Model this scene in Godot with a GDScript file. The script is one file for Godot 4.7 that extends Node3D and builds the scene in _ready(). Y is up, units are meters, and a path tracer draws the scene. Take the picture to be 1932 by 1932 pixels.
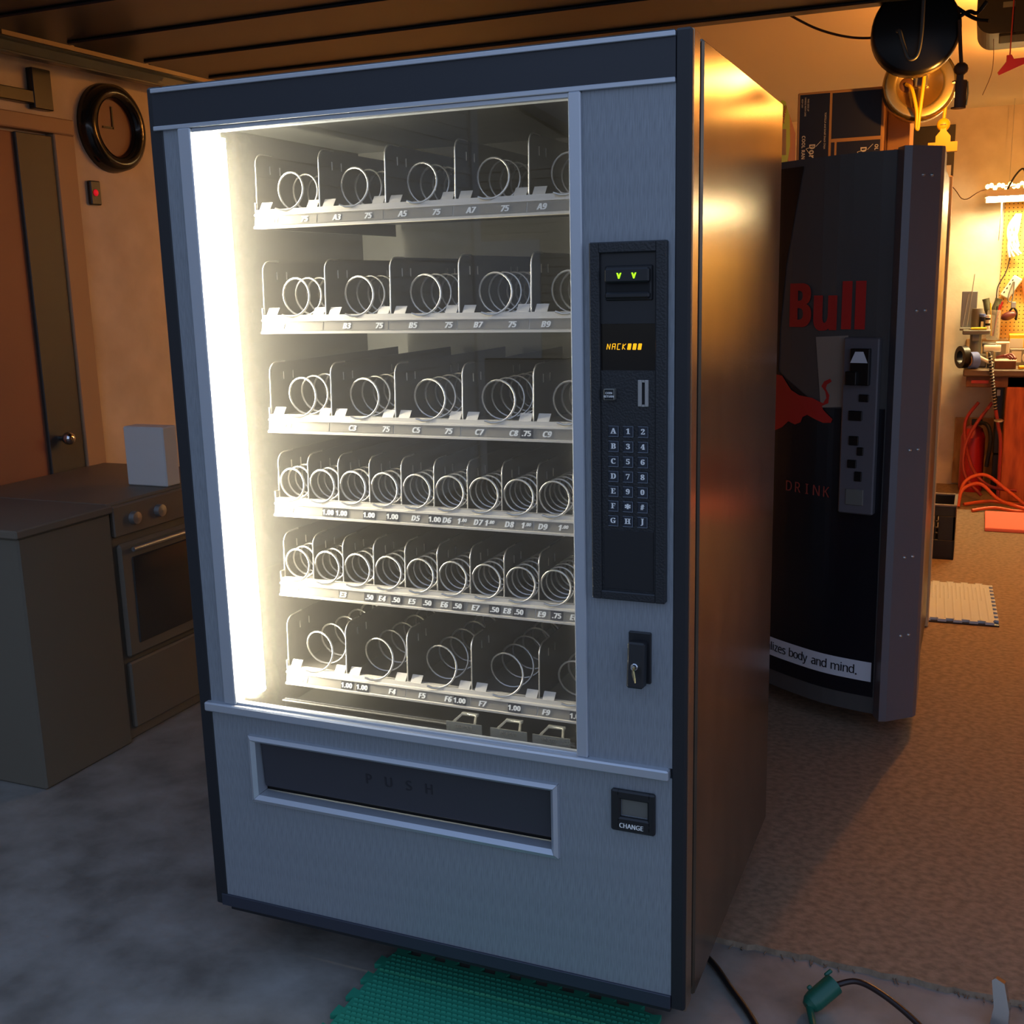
extends Node3D
# A snack vending machine in a garage doorway at dusk. Metres; the machine's front glass lies in the plane z = 0 and the garage runs towards -z.

class Shape:
	var v := PackedVector3Array()
	var n := PackedVector3Array()
	var xf := Transform3D()
	func tri3(a: Vector3, b: Vector3, c: Vector3, na: Vector3, nb: Vector3, nc: Vector3) -> void:
		if (c - a).cross(b - a).dot(na + nb + nc) < 0.0:
			var t := b; b = c; c = t
			t = nb; nb = nc; nc = t
		v.append(xf * a); v.append(xf * b); v.append(xf * c)
		n.append((xf.basis * na).normalized()); n.append((xf.basis * nb).normalized()); n.append((xf.basis * nc).normalized())
	func tri(a: Vector3, b: Vector3, c: Vector3, out: Vector3) -> void:
		tri3(a, b, c, out, out, out)
	func quad(a: Vector3, b: Vector3, c: Vector3, d: Vector3, out: Vector3) -> void:
		tri(a, b, c, out); tri(a, c, d, out)
	func flat_quad(a: Vector3, b: Vector3, c: Vector3, d: Vector3, towards: Vector3) -> void:
		var g := (c - a).cross(b - d)
		if g.dot(towards) < 0.0: g = -g
		quad(a, b, c, d, g.normalized())
	func box(lo: Vector3, hi: Vector3, bevel := 0.0) -> Shape:
		var c := (lo + hi) / 2.0
		var h := (hi - lo).abs() / 2.0
		var b := minf(bevel, minf(h.x, minf(h.y, h.z)) * 0.9)
		var pt := func(s: Vector3, k: int) -> Vector3:
			var p := Vector3(s.x * (h.x - b), s.y * (h.y - b), s.z * (h.z - b))
			p[k] = s[k] * h[k]
			return c + p
		for k in 3:
			var a := (k + 1) % 3
			var e := (k + 2) % 3
			for s in [-1.0, 1.0]:
				var q := []
				for w in [[-1, -1], [1, -1], [1, 1], [-1, 1]]:
					var g := Vector3.ZERO
					g[k] = s; g[a] = w[0]; g[e] = w[1]
					q.append(pt.call(g, k))
				var out := Vector3.ZERO
				out[k] = s
				quad(q[0], q[1], q[2], q[3], out)
			if b > 0.0:
				for s in [-1.0, 1.0]:
					for u in [-1.0, 1.0]:
						var g0 := Vector3.ZERO
						var g1 := Vector3.ZERO
						g0[k] = -1; g0[a] = s; g0[e] = u
						g1[k] = 1; g1[a] = s; g1[e] = u
						var out := Vector3.ZERO
						out[a] = s; out[e] = u
						quad(pt.call(g0, a), pt.call(g1, a), pt.call(g1, e), pt.call(g0, e), out.normalized())
		if b > 0.0:
			for sx in [-1, 1]:
				for sy in [-1, 1]:
					for sz in [-1, 1]:
						var g := Vector3(sx, sy, sz)
						tri(pt.call(g, 0), pt.call(g, 1), pt.call(g, 2), g.normalized())
		return self
	func tube(pts: Array, r: float, sides := 8, caps := true) -> Shape:
		var m := pts.size()
		var u := Vector3.ZERO
		var rings := []
		for i in m:
			var d: Vector3 = (pts[mini(i + 1, m - 1)] - pts[maxi(i - 1, 0)]).normalized()
			if u == Vector3.ZERO: u = d.cross(Vector3(0.31, 0.87, 0.39)).normalized()
			u = (u - d * u.dot(d)).normalized()
			var w := d.cross(u)
			var ring := []
			for k in sides:
				var a := TAU * k / sides
				ring.append(u * cos(a) + w * sin(a))
			rings.append(ring)
		for i in m - 1:
			for k in sides:
				var j := (k + 1) % sides
				var n0: Vector3 = rings[i][k]
				var n1: Vector3 = rings[i][j]
				var n2: Vector3 = rings[i + 1][j]
				var n3: Vector3 = rings[i + 1][k]
				tri3(pts[i] + n0 * r, pts[i] + n1 * r, pts[i + 1] + n2 * r, n0, n1, n2)
				tri3(pts[i] + n0 * r, pts[i + 1] + n2 * r, pts[i + 1] + n3 * r, n0, n2, n3)
		if caps:
			for e in [0, m - 1]:
				var d: Vector3 = (pts[0] - pts[1]).normalized() if e == 0 else (pts[m - 1] - pts[m - 2]).normalized()
				for k in range(1, sides - 1):
					tri(pts[e] + rings[e][0] * r, pts[e] + rings[e][k] * r, pts[e] + rings[e][k + 1] * r, d)
		return self
	func lathe(profile: Array, segs := 24, smooth := false) -> Shape:   # Vector2(radius, y) round the y axis
		var m := profile.size()
		var nn := []
		for i in m - 1:
			var e: Vector2 = profile[i + 1] - profile[i]
			nn.append(Vector2(e.y, -e.x).normalized())
		for i in m - 1:
			var a: Vector2 = nn[i]
			var b: Vector2 = nn[i]
			if smooth:
				if i > 0: a = (nn[i] + nn[i - 1]).normalized()
				if i < m - 2: b = (nn[i] + nn[i + 1]).normalized()
			for k in segs:
				var t0 := TAU * k / segs
				var t1 := TAU * (k + 1) / segs
				var d0 := Vector3(cos(t0), 0, sin(t0))
				var d1 := Vector3(cos(t1), 0, sin(t1))
				var p0: Vector2 = profile[i]
				var p1: Vector2 = profile[i + 1]
				var up := Vector3.UP
				var A := d0 * p0.x + up * p0.y
				var B := d1 * p0.x + up * p0.y
				var C := d1 * p1.x + up * p1.y
				var D := d0 * p1.x + up * p1.y
				if p0.x > 1e-6: tri3(A, B, C, d0 * a.x + up * a.y, d1 * a.x + up * a.y, d1 * b.x + up * b.y)
				if p1.x > 1e-6: tri3(A, C, D, d0 * a.x + up * a.y, d1 * b.x + up * b.y, d0 * b.x + up * b.y)
		return self
	func prism(poly: PackedVector2Array, z0: float, z1: float) -> Shape:
		var ids := Geometry2D.triangulate_polygon(poly)
		for i in range(0, ids.size(), 3):
			for e in [[z0, -1.0 if z0 < z1 else 1.0], [z1, 1.0 if z0 < z1 else -1.0]]:
				tri(V(poly[ids[i]], e[0]), V(poly[ids[i + 1]], e[0]), V(poly[ids[i + 2]], e[0]), Vector3(0, 0, e[1]))
		var flip := 1.0 if Geometry2D.is_polygon_clockwise(poly) else -1.0
		for i in poly.size():
			var a := poly[i]
			var b := poly[(i + 1) % poly.size()]
			var e := b - a
			quad(V(a, z0), V(b, z0), V(b, z1), V(a, z1), Vector3(-e.y, e.x, 0).normalized() * flip)
		return self
	func V(p: Vector2, z: float) -> Vector3:
		return Vector3(p.x, p.y, z)
	func ellipsoid(c: Vector3, r: Vector3, segs := 12) -> Shape:
		for i in segs / 2:
			for k in segs:
				var q := []
				for w in [[i, k], [i + 1, k], [i + 1, k + 1], [i, k + 1]]:
					var t: float = PI * w[0] / (segs / 2)
					var f: float = TAU * w[1] / segs
					q.append(Vector3(sin(t) * cos(f), cos(t), sin(t) * sin(f)))
				tri3(c + q[0] * r, c + q[1] * r, c + q[2] * r, (q[0] / r).normalized(), (q[1] / r).normalized(), (q[2] / r).normalized())
				tri3(c + q[0] * r, c + q[2] * r, c + q[3] * r, (q[0] / r).normalized(), (q[2] / r).normalized(), (q[3] / r).normalized())
		return self
	func at(t: Transform3D) -> Shape:
		xf = t
		return self
	func arrays() -> Array:
		var a := []
		a.resize(Mesh.ARRAY_MAX)
		a[Mesh.ARRAY_VERTEX] = v
		a[Mesh.ARRAY_NORMAL] = n
		return a

var origin_of := {}
var taken := {}
var mats := {}
var noises := {}
var rng := RandomNumberGenerator.new()

func numbered(called: String) -> String:
	var k: int = taken.get(called, 0)
	taken[called] = k + 1
	return called if k == 0 else "%s_%03d" % [called, k]

func thing(called: String, label: String, category: String, base := Vector3.ZERO, group := "", turn := 0.0) -> Node3D:
	# parts given to a thing with turn 0 are built in world coordinates; a turned thing has parts in its own axes
	var o := Node3D.new()
	o.name = numbered(called)
	add_child(o)
	o.position = base
	o.rotation.y = turn
	if turn == 0.0: origin_of[o] = base
	o.set_meta("label", label)
	o.set_meta("category", category)
	if group: o.set_meta("group", group)
	return o

func structure(called: String, label := "") -> Node3D:
	var o := Node3D.new()
	o.name = numbered(called)
	add_child(o)
	o.set_meta("kind", "structure")
	if label: o.set_meta("label", label)
	return o

func mesh_of(pairs: Array) -> ArrayMesh:
	var m := ArrayMesh.new()
	for p in pairs:
		m.add_surface_from_arrays(Mesh.PRIMITIVE_TRIANGLES, p[0].arrays())
		m.surface_set_material(m.get_surface_count() - 1, p[1])
	return m

func part(parent: Node3D, called: String, what: Variant, material: Material = null, where := Vector3.ZERO, label := "") -> MeshInstance3D:
	var o := MeshInstance3D.new()
	o.name = called
	if what is Shape: o.mesh = mesh_of([[what, material]])
	else: o.mesh = what
	parent.add_child(o, true)
	o.position = where - origin_of.get(parent, Vector3.ZERO)
	if label: o.set_meta("label", label)
	return o

func solo(called: String, label: String, category: String, what: Variant, material: Material = null, group := "", where := Vector3.ZERO) -> MeshInstance3D:
	var o := part(self, numbered(called), what, material, where, label)
	o.set_meta("category", category)
	if group: o.set_meta("group", group)
	return o

func col(r: float, g: float, b: float) -> Color:
	return Color(r / 255.0, g / 255.0, b / 255.0)

func paint(key: String, c: Color, rough := 0.6, metal := 0.0, more := {}) -> StandardMaterial3D:
	if mats.has(key): return mats[key]
	var m := StandardMaterial3D.new()
	m.resource_name = key
	m.albedo_color = c
	m.roughness = rough
	m.metallic = metal
	for k in more: m.set(k, more[k])
	mats[key] = m
	return m

func glow(key: String, c: Color, energy: float) -> StandardMaterial3D:
	return paint(key, c, 0.5, 0.0, {"emission_enabled": true, "emission": c, "emission_energy_multiplier": energy})

func noise(freq: float, seed_ := 1, ramp: Array = [], size := 512, octaves := 4) -> NoiseTexture2D:
	var f := FastNoiseLite.new()
	f.noise_type = FastNoiseLite.TYPE_SIMPLEX_SMOOTH
	f.seed = seed_
	f.frequency = freq
	f.fractal_octaves = octaves
	var t := NoiseTexture2D.new()
	t.width = size
	t.height = size
	t.seamless = true
	t.noise = f
	if ramp:
		var g := Gradient.new()
		g.offsets = PackedFloat32Array(ramp.map(func(e): return e[0]))
		g.colors = PackedColorArray(ramp.map(func(e): return e[1]))
		t.color_ramp = g
	return t

func grained(key: String, c: Color, rough: float, metal: float, tex: Texture2D, scale: Vector3, relief: Texture2D = null, depth := 0.0, more := {}) -> StandardMaterial3D:
	var m := paint(key, c, rough, metal, more)
	m.albedo_texture = tex
	m.uv1_triplanar = true
	m.uv1_world_triplanar = true
	m.uv1_triplanar_sharpness = 8.0
	m.uv1_scale = scale
	if relief:
		m.heightmap_enabled = true
		m.heightmap_texture = relief
		m.heightmap_scale = depth
	return m

var font_sans := FontVariation.new()
var font_serif := FontVariation.new()
var font_mono := SystemFont.new()

func letters(s: Shape, text: String, height: float, where: Transform3D, font: Font, depth := 0.0006, slant := 0.0, squeeze := 1.0, bold := 0.0) -> Shape:
	# adds lettering whose capitals are «height» tall, centred on «where», facing its +z
	var t := TextMesh.new()
	t.text = text
	t.font = font
	t.font_size = 48
	t.pixel_size = height / 34.0
	t.depth = depth
	t.curve_step = 2.0
	var a := t.get_mesh_arrays()
	var vv: PackedVector3Array = a[Mesh.ARRAY_VERTEX]
	var nn: PackedVector3Array = a[Mesh.ARRAY_NORMAL]
	var ids: PackedInt32Array = a[Mesh.ARRAY_INDEX] if a[Mesh.ARRAY_INDEX] != null else PackedInt32Array(range(vv.size()))
	var lo := Vector3.INF
	var hi := -Vector3.INF
	for p in vv:
		lo = lo.min(p); hi = hi.max(p)
	var c := (lo + hi) / 2.0
	var old := s.xf
	s.xf = old * where
	for push in ([0.0] if bold == 0.0 else [-bold * height, 0.0, bold * height]):
		for i in range(0, ids.size(), 3):
			var q := []
			for k in 3:
				var p := vv[ids[i + k]] - c
				q.append(Vector3((p.x + p.y * slant) * squeeze + push, p.y, p.z + (0.0 if push == 0.0 else depth * (0.12 if push > 0.0 else 0.24))))
			s.tri3(q[0], q[1], q[2], nn[ids[i]], nn[ids[i + 1]], nn[ids[i + 2]])
	s.xf = old
	return s

func T(x: float, y: float, z: float, turn := 0.0, tilt := 0.0, roll := 0.0) -> Transform3D:
	return Transform3D(Basis.from_euler(Vector3(tilt, turn, roll)), Vector3(x, y, z))

func curve(pts: Array, steps := 6) -> Array:   # Catmull-Rom through the points
	var out := []
	for i in pts.size() - 1:
		var p0: Vector3 = pts[maxi(i - 1, 0)]
		var p1: Vector3 = pts[i]
		var p2: Vector3 = pts[i + 1]
		var p3: Vector3 = pts[mini(i + 2, pts.size() - 1)]
		for k in steps:
			out.append(p1.cubic_interpolate(p2, p0, p3, float(k) / steps))
	out.append(pts[-1])
	return out

func _ready() -> void:
	rng.seed = 7
	for e in [[font_sans, "Droid Sans"], [font_serif, "Droid Serif"]]:
		var base := SystemFont.new()
		base.font_names = PackedStringArray([e[1]])
		base.font_weight = 700
		e[0].base_font = base
	font_mono.font_names = PackedStringArray(["Droid Sans"])
	# ---- camera
	var cam := Camera3D.new()
	cam.name = "camera"
	add_child(cam)
	cam.fov = rad_to_deg(2.0 * atan(966.0 / 2083.02))
	cam.position = Vector3(1.493, 1.453, 1.781)
	cam.basis = Basis(Vector3.UP, 0.4020) * Basis(Vector3.RIGHT, -0.2060) * Basis(Vector3.BACK, -0.0250)
	cam.near = 0.02
	cam.current = true
	# ---- dusk sky and exposure
	var sky_mat := ProceduralSkyMaterial.new()
	sky_mat.sky_top_color = col(114, 134, 168)
	sky_mat.sky_horizon_color = col(164, 174, 194)
	sky_mat.ground_bottom_color = col(60, 60, 62)
	sky_mat.ground_horizon_color = col(100, 104, 112)
	sky_mat.sky_energy_multiplier = 1.0
	var sky := Sky.new()
	sky.sky_material = sky_mat
	var env := Environment.new()
	env.background_mode = Environment.BG_SKY
	env.sky = sky
	env.background_energy_multiplier = 2.2
	env.tonemap_mode = Environment.TONE_MAPPER_LINEAR
	env.tonemap_exposure = 1.0
	env.sdfgi_enabled = true
	env.ssao_enabled = true
	env.ssil_enabled = true
	var we := WorldEnvironment.new()
	we.name = "environment"
	we.environment = env
	add_child(we)
	build_materials()
	build_room()
	build_outside()
	build_snack_machine()
	build_drink_machine()
	build_ceiling_things()
	build_bench()
	build_floor_things()
	build_entry_side()

func build_materials() -> void:
	var streak := noise(0.02, 3, [[0.0, col(214, 214, 214)], [0.5, col(236, 236, 236)], [1.0, col(255, 255, 255)]])
	grained("brushed_panel", col(150, 157, 164), 0.5, 0.25, streak, Vector3(42, 2.2, 42))
	paint("satin_aluminium", col(190, 196, 204), 0.42, 0.55)
	paint("black_frame", col(26, 28, 33), 0.5)
	paint("header_black", col(38, 41, 48), 0.45)
	paint("bottom_band", col(58, 62, 74), 0.4, 0.3)
	var smear := noise(0.012, 9, [[0.0, col(206, 206, 206)], [0.5, col(232, 232, 232)], [1.0, col(255, 255, 255)]])
	grained("cabinet_steel", col(122, 108, 92), 0.22, 0.75, smear, Vector3(1.2, 0.5, 1.2), noise(0.03, 5), 0.008)
	paint("door_edge_steel", col(150, 132, 110), 0.24, 0.75)
	paint("gasket", col(14, 14, 14), 0.7)
	var pebble := noise(0.11, 12, [], 256, 2)
	grained("pebbled_black", col(34, 36, 39), 0.45, 0.0, null, Vector3(7, 7, 7), pebble, 0.05)
	paint("smooth_black", col(28, 29, 32), 0.4)
	paint("dull_black", col(16, 16, 17), 0.75)
	paint("liner", col(66, 66, 63), 0.6)
	paint("flap_grey", col(56, 56, 62), 0.5)
	paint("print_dark", col(38, 36, 42), 0.6)
	paint("rail_grey", col(204, 198, 188), 0.45, 0.2)
	paint("tray_steel", col(104, 100, 94), 0.45, 0.4)
	paint("divider_steel", col(66, 65, 62), 0.4, 0.4)
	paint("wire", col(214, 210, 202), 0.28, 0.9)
	paint("tag_grey", col(132, 126, 116), 0.55)
	paint("tag_dark", col(48, 48, 54), 0.5)
	paint("print_white", col(238, 238, 234), 0.6)
	paint("glass", Color(1, 1, 1, 0.0), 0.0, 0.0, {"transparency": BaseMaterial3D.TRANSPARENCY_ALPHA})
	paint("clear_plastic", Color(0.75, 0.74, 0.68, 0.35), 0.15, 0.0, {"transparency": BaseMaterial3D.TRANSPARENCY_ALPHA})
	paint("key_plastic", col(46, 50, 58), 0.25)
	paint("steel", col(178, 178, 176), 0.35, 0.8)
	paint("chrome", col(206, 208, 212), 0.16, 1.0)
	paint("brass", col(196, 172, 112), 0.25, 0.9)
	paint("black_rubber", col(18, 17, 17), 0.55)
	# surfaces of the place
	var stain := noise(0.008, 21, [[0.0, col(176, 172, 166)], [0.45, col(222, 220, 216)], [1.0, col(255, 255, 255)]], 1024, 6)
	grained("concrete", col(148, 144, 138), 0.9, 0.0, stain, Vector3(0.55, 0.55, 0.55), noise(0.06, 22), 0.15)
	var fleck := noise(0.02, 31, [[0.0, col(190, 186, 180)], [0.5, col(226, 223, 220)], [1.0, col(255, 255, 255)]], 1024, 6)
	grained("carpet", col(150, 130, 108), 1.0, 0.0, fleck, Vector3(1.5, 1.5, 2.0), noise(0.22, 32, [], 512, 3), 0.12)
	var plaster := noise(0.01, 41, [[0.0, col(232, 230, 226)], [1.0, col(255, 255, 255)]], 512, 5)
	grained("wall_paint", col(222, 210, 190), 0.85, 0.0, plaster, Vector3(0.8, 0.8, 0.8), noise(0.05, 42), 0.08)
	paint("ceiling_paint", col(226, 216, 198), 0.9)
	paint("door_steel", col(40, 44, 49), 0.32, 0.3)
	paint("galvanised", col(120, 124, 128), 0.4, 0.7)
	paint("red_brown_door", col(140, 92, 70), 0.55)
	paint("tan_trim", col(170, 140, 108), 0.6)
	var siding_grain := noise(0.01, 51, [[0.0, col(224, 224, 224)], [1.0, col(255, 255, 255)]], 512, 4)
	grained("siding", col(220, 220, 214), 0.8, 0.0, siding_grain, Vector3(0.6, 3, 0.6))
	grained("tan_siding", col(226, 206, 172), 0.8, 0.0, siding_grain, Vector3(0.6, 3, 0.6))
	paint("white_trim", col(214, 212, 206), 0.7)
	paint("roof_shingle", col(62, 58, 58), 0.9)
	paint("window_dark", col(24, 28, 36), 0.08)
	var wood := noise(0.012, 61, [[0.0, col(176, 150, 130)], [0.5, col(226, 210, 196)], [1.0, col(255, 255, 255)]], 512, 4)
	grained("orange_wood", col(196, 104, 44), 0.6, 0.0, wood, Vector3(3, 0.5, 3))
	grained("bench_top", col(108, 98, 84), 0.5, 0.0, wood, Vector3(0.6, 3, 3))
	grained("pale_wood", col(196, 164, 116), 0.7, 0.0, wood, Vector3(2, 0.5, 2))
	grained("brown_wood", col(112, 78, 52), 0.6, 0.0, wood, Vector3(2, 0.5, 2))
	paint("cardboard", col(178, 136, 90), 0.85)
	paint("navy_print", col(24, 26, 40), 0.5)
	paint("lime_bag", col(206, 208, 60), 0.35)
	paint("yellow_plastic", col(240, 190, 30), 0.4)
	paint("red_plastic", col(176, 30, 26), 0.4)
	paint("green_plastic", col(16, 84, 66), 0.4)
	paint("orange_rubber", col(214, 92, 46), 0.5)
	paint("red_rubber", col(150, 44, 38), 0.5)
	paint("beige_enamel", col(206, 178, 130), 0.5)
	paint("machine_silver", col(84, 81, 79), 0.4, 0.2)
	paint("machine_grey", col(100, 97, 102), 0.4, 0.2)
	paint("machine_navy", col(16, 17, 26), 0.3)
	paint("machine_black", col(12, 12, 13), 0.35)
	paint("logo_red", col(186, 34, 28), 0.45)
	paint("label_white", col(206, 208, 214), 0.5)
	paint("off_white", col(222, 216, 200), 0.55)
	paint("tool_grey", col(110, 110, 104), 0.45, 0.2)
	paint("blue_tape", col(88, 112, 190), 0.6)
	paint("pink_foam", col(226, 116, 96), 0.9)

# ------------------------------------------------------------------ the room
func slab(called: String, lo: Vector3, hi: Vector3, m: String, label := "") -> MeshInstance3D:
	var o := part(self, numbered(called), Shape.new().box(lo, hi), mats[m], Vector3.ZERO, label)
	o.set_meta("kind", "structure")
	return o

func build_room() -> void:
	slab("floor", Vector3(-9, -0.12, -6.5), Vector3(9, 0, 13), "concrete", "grey stained concrete slab of garage and driveway")
	slab("ceiling", Vector3(-1.85, 2.48, -6.5), Vector3(3.95, 2.6, -0.3), "ceiling_paint", "plain garage ceiling")
	slab("wall_back", Vector3(-1.85, 0, -6.5), Vector3(3.95, 2.48, -6.35), "wall_paint", "garage wall behind the workbench")
	slab("wall_right", Vector3(3.8, 0, -6.35), Vector3(3.95, 2.48, -0.3), "wall_paint")
	slab("wall_left", Vector3(-1.85, 0, -6.35), Vector3(-1.7, 2.48, -0.3), "wall_paint", "tan garage wall with the entry door")
	# front wall round the wide opening
	slab("wall_front", Vector3(-1.7, 2.2, -0.45), Vector3(3.8, 2.48, -0.3), "wall_paint")
	slab("wall_front", Vector3(-1.7, 0, -0.45), Vector3(-1.4, 2.2, -0.3), "wall_paint")
	slab("wall_front", Vector3(3.45, 0, -0.45), Vector3(3.8, 2.2, -0.3), "wall_paint")
	# raised sectional door lying under the ceiling
	var d := structure("door_1", "raised dark steel sectional garage door")
	for k in 4:
		var z1 := -0.62 - k * 0.375
		part(d, "door_section", Shape.new().box(Vector3(-1.45, 2.28, z1 - 0.369), Vector3(3.5, 2.325, z1), 0.008), mats.door_steel)
		part(d, "stiffener", Shape.new().box(Vector3(-1.4, 2.27, z1 - 0.365), Vector3(3.45, 2.281, z1 - 0.30), 0.004), mats.door_steel)
	# tracks, hangers
	if true:
		var x := -1.6
		var t := thing("door_track", "galvanised garage door track hung above the entry door", "track", Vector3(x, 2.26, -1.5))
		part(t, "rail", Shape.new().box(Vector3(x - 0.012, 2.245, -2.9), Vector3(x, 2.30, -0.5), 0.003), mats.galvanised)
		part(t, "rail_lip", Shape.new().box(Vector3(x, 2.245, -2.9), Vector3(x + 0.035, 2.253, -0.5), 0.002), mats.galvanised)
		part(t, "rail_lip", Shape.new().box(Vector3(x, 2.292, -2.9), Vector3(x + 0.035, 2.30, -0.5), 0.002), mats.galvanised)
		part(t, "hanger", Shape.new().box(Vector3(x - 0.02, 2.30, -2.55), Vector3(x + 0.02, 2.48, -2.515), 0.002), mats.galvanised)
		part(t, "hanger", Shape.new().box(Vector3(x - 0.02, 2.30, -1.2), Vector3(x + 0.02, 2.48, -1.165), 0.002), mats.galvanised)
	# carpet with a frayed front edge
	var s := Shape.new()
	var edge := []
	var x := 0.42
	while x < 3.7:
		edge.append(Vector2(x, -0.418 + rng.randf_range(-0.004, 0.006) + 0.004 * sin(x * 9.0)))
		x += rng.randf_range(0.012, 0.03)
	for i in edge.size() - 1:
		var a: Vector2 = edge[i]
		var b: Vector2 = edge[i + 1]
		s.quad(Vector3(a.x, 0.009, a.y - 0.008), Vector3(b.x, 0.009, b.y - 0.008), Vector3(b.x, 0.009, -6.3), Vector3(a.x, 0.009, -6.3), Vector3.UP)
		s.flat_quad(Vector3(a.x, 0.0, a.y), Vector3(b.x, 0.0, b.y), Vector3(b.x, 0.009, b.y - 0.008), Vector3(a.x, 0.009, a.y - 0.008), Vector3(0, 1, 1))
	var carpet := thing("carpet", "worn taupe carpet with a frayed edge covering the garage floor", "carpet", Vector3(2, 0, -3.3))
	part(carpet, "pile", s, mats.carpet)
	var fray := Shape.new()
	for k in 70:
		var fx := rng.randf_range(1.05, 2.2)
		var fz := -0.416
		fray.tube([Vector3(fx, 0.003, fz - 0.006), Vector3(fx + rng.randf_range(-0.008, 0.008), 0.003, fz + rng.randf_range(0.002, 0.014))], 0.0012, 4, false)
	part(carpet, "fraying", fray, mats.carpet).set_meta("kind", "stuff")

# ------------------------------------------------------------------ outside, mirrored in the glass
func build_outside() -> void:
	slab("ground", Vector3(-40, -0.2, 13), Vector3(40, -0.02, 60), "concrete")
	var w := structure("wall_outside", "grey lap siding of the house wing beside the driveway")
	part(w, "sheathing", Shape.new().box(Vector3(-2.3, 0, -0.3), Vector3(-1.93, 2.95, 5.7)), mats.siding)
	var plank := Shape.new()
	var prof := PackedVector2Array([Vector2(0, 0), Vector2(0.022, 0), Vector2(0.010, 0.108), Vector2(0, 0.108)])
	plank.prism(prof, 0.0, 5.6)
	var pm := mesh_of([[plank, mats.siding]])
	for k in 27:
		part(w, "plank", pm, null, Vector3(-1.93, 0.1 + k * 0.1, 0.0))
	part(w, "corner_board", Shape.new().box(Vector3(-1.96, 0, 5.6), Vector3(-1.89, 2.85, 5.72), 0.004), mats.white_trim)
	part(w, "soffit", Shape.new().box(Vector3(-2.6, 2.86, -0.3), Vector3(-1.5, 2.9, 6.1)), mats.white_trim)
	part(w, "fascia", Shape.new().box(Vector3(-1.5, 2.8, -0.3), Vector3(-1.46, 3.0, 6.1), 0.004), mats.door_steel)
	part(w, "gutter", Shape.new().box(Vector3(-1.46, 2.88, -0.3), Vector3(-1.36, 2.99, 6.1), 0.02), mats.white_trim)
	var roof := Shape.new()
	roof.prism(PackedVector2Array([Vector2(-1.4, 3.0), Vector2(-5.4, 4.7), Vector2(-5.4, 4.6), Vector2(-1.4, 2.9)]), -0.3, 6.2)
	part(w, "roof_slope", roof, mats.roof_shingle)
	# a house across the street
	var h := thing("house", "tan gabled house with dark roof across the street", "house", Vector3(-10, 0, 20))
	part(h, "wall", Shape.new().prism(PackedVector2Array([Vector2(-15, 0), Vector2(-5.2, 0), Vector2(-5.2, 3.7), Vector2(-10.1, 6.6), Vector2(-15, 3.7)]), 18.0, 26.0), mats.tan_siding)
	for k in 22:
		part(h, "siding_board", Shape.new().box(Vector3(-14.98, 0.1 + k * 0.16, 17.97), Vector3(-5.22, 0.24 + k * 0.16, 18.0), 0.006), mats.tan_siding)
	for sx in [-1.0, 1.0]:
		part(h, "roof_slope", Shape.new().prism(PackedVector2Array([Vector2(-10.1, 6.7), Vector2(-10.1 + sx * 5.5, 3.45), Vector2(-10.1 + sx * 5.5, 3.62), Vector2(-10.1, 6.9)]), 17.5, 26.4), mats.roof_shingle)
	part(h, "garage_door", Shape.new().box(Vector3(-9.6, 0, 17.9), Vector3(-6.2, 2.2, 17.98), 0.01), mats.white_trim)
	var win := part(h, "window", Shape.new().box(Vector3(-13.4, 1.0, 17.9), Vector3(-11.6, 2.3, 17.96), 0.01), mats.white_trim)
	part(win, "pane", Shape.new().box(Vector3(-13.3, 1.1, 17.88), Vector3(-12.55, 2.2, 17.905)), mats.window_dark)
	part(win, "pane", Shape.new().box(Vector3(-12.45, 1.1, 17.88), Vector3(-11.7, 2.2, 17.905)), mats.window_dark)

# ------------------------------------------------------------------ the snack machine
const W := 1.057
const TOP := 1.83

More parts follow.
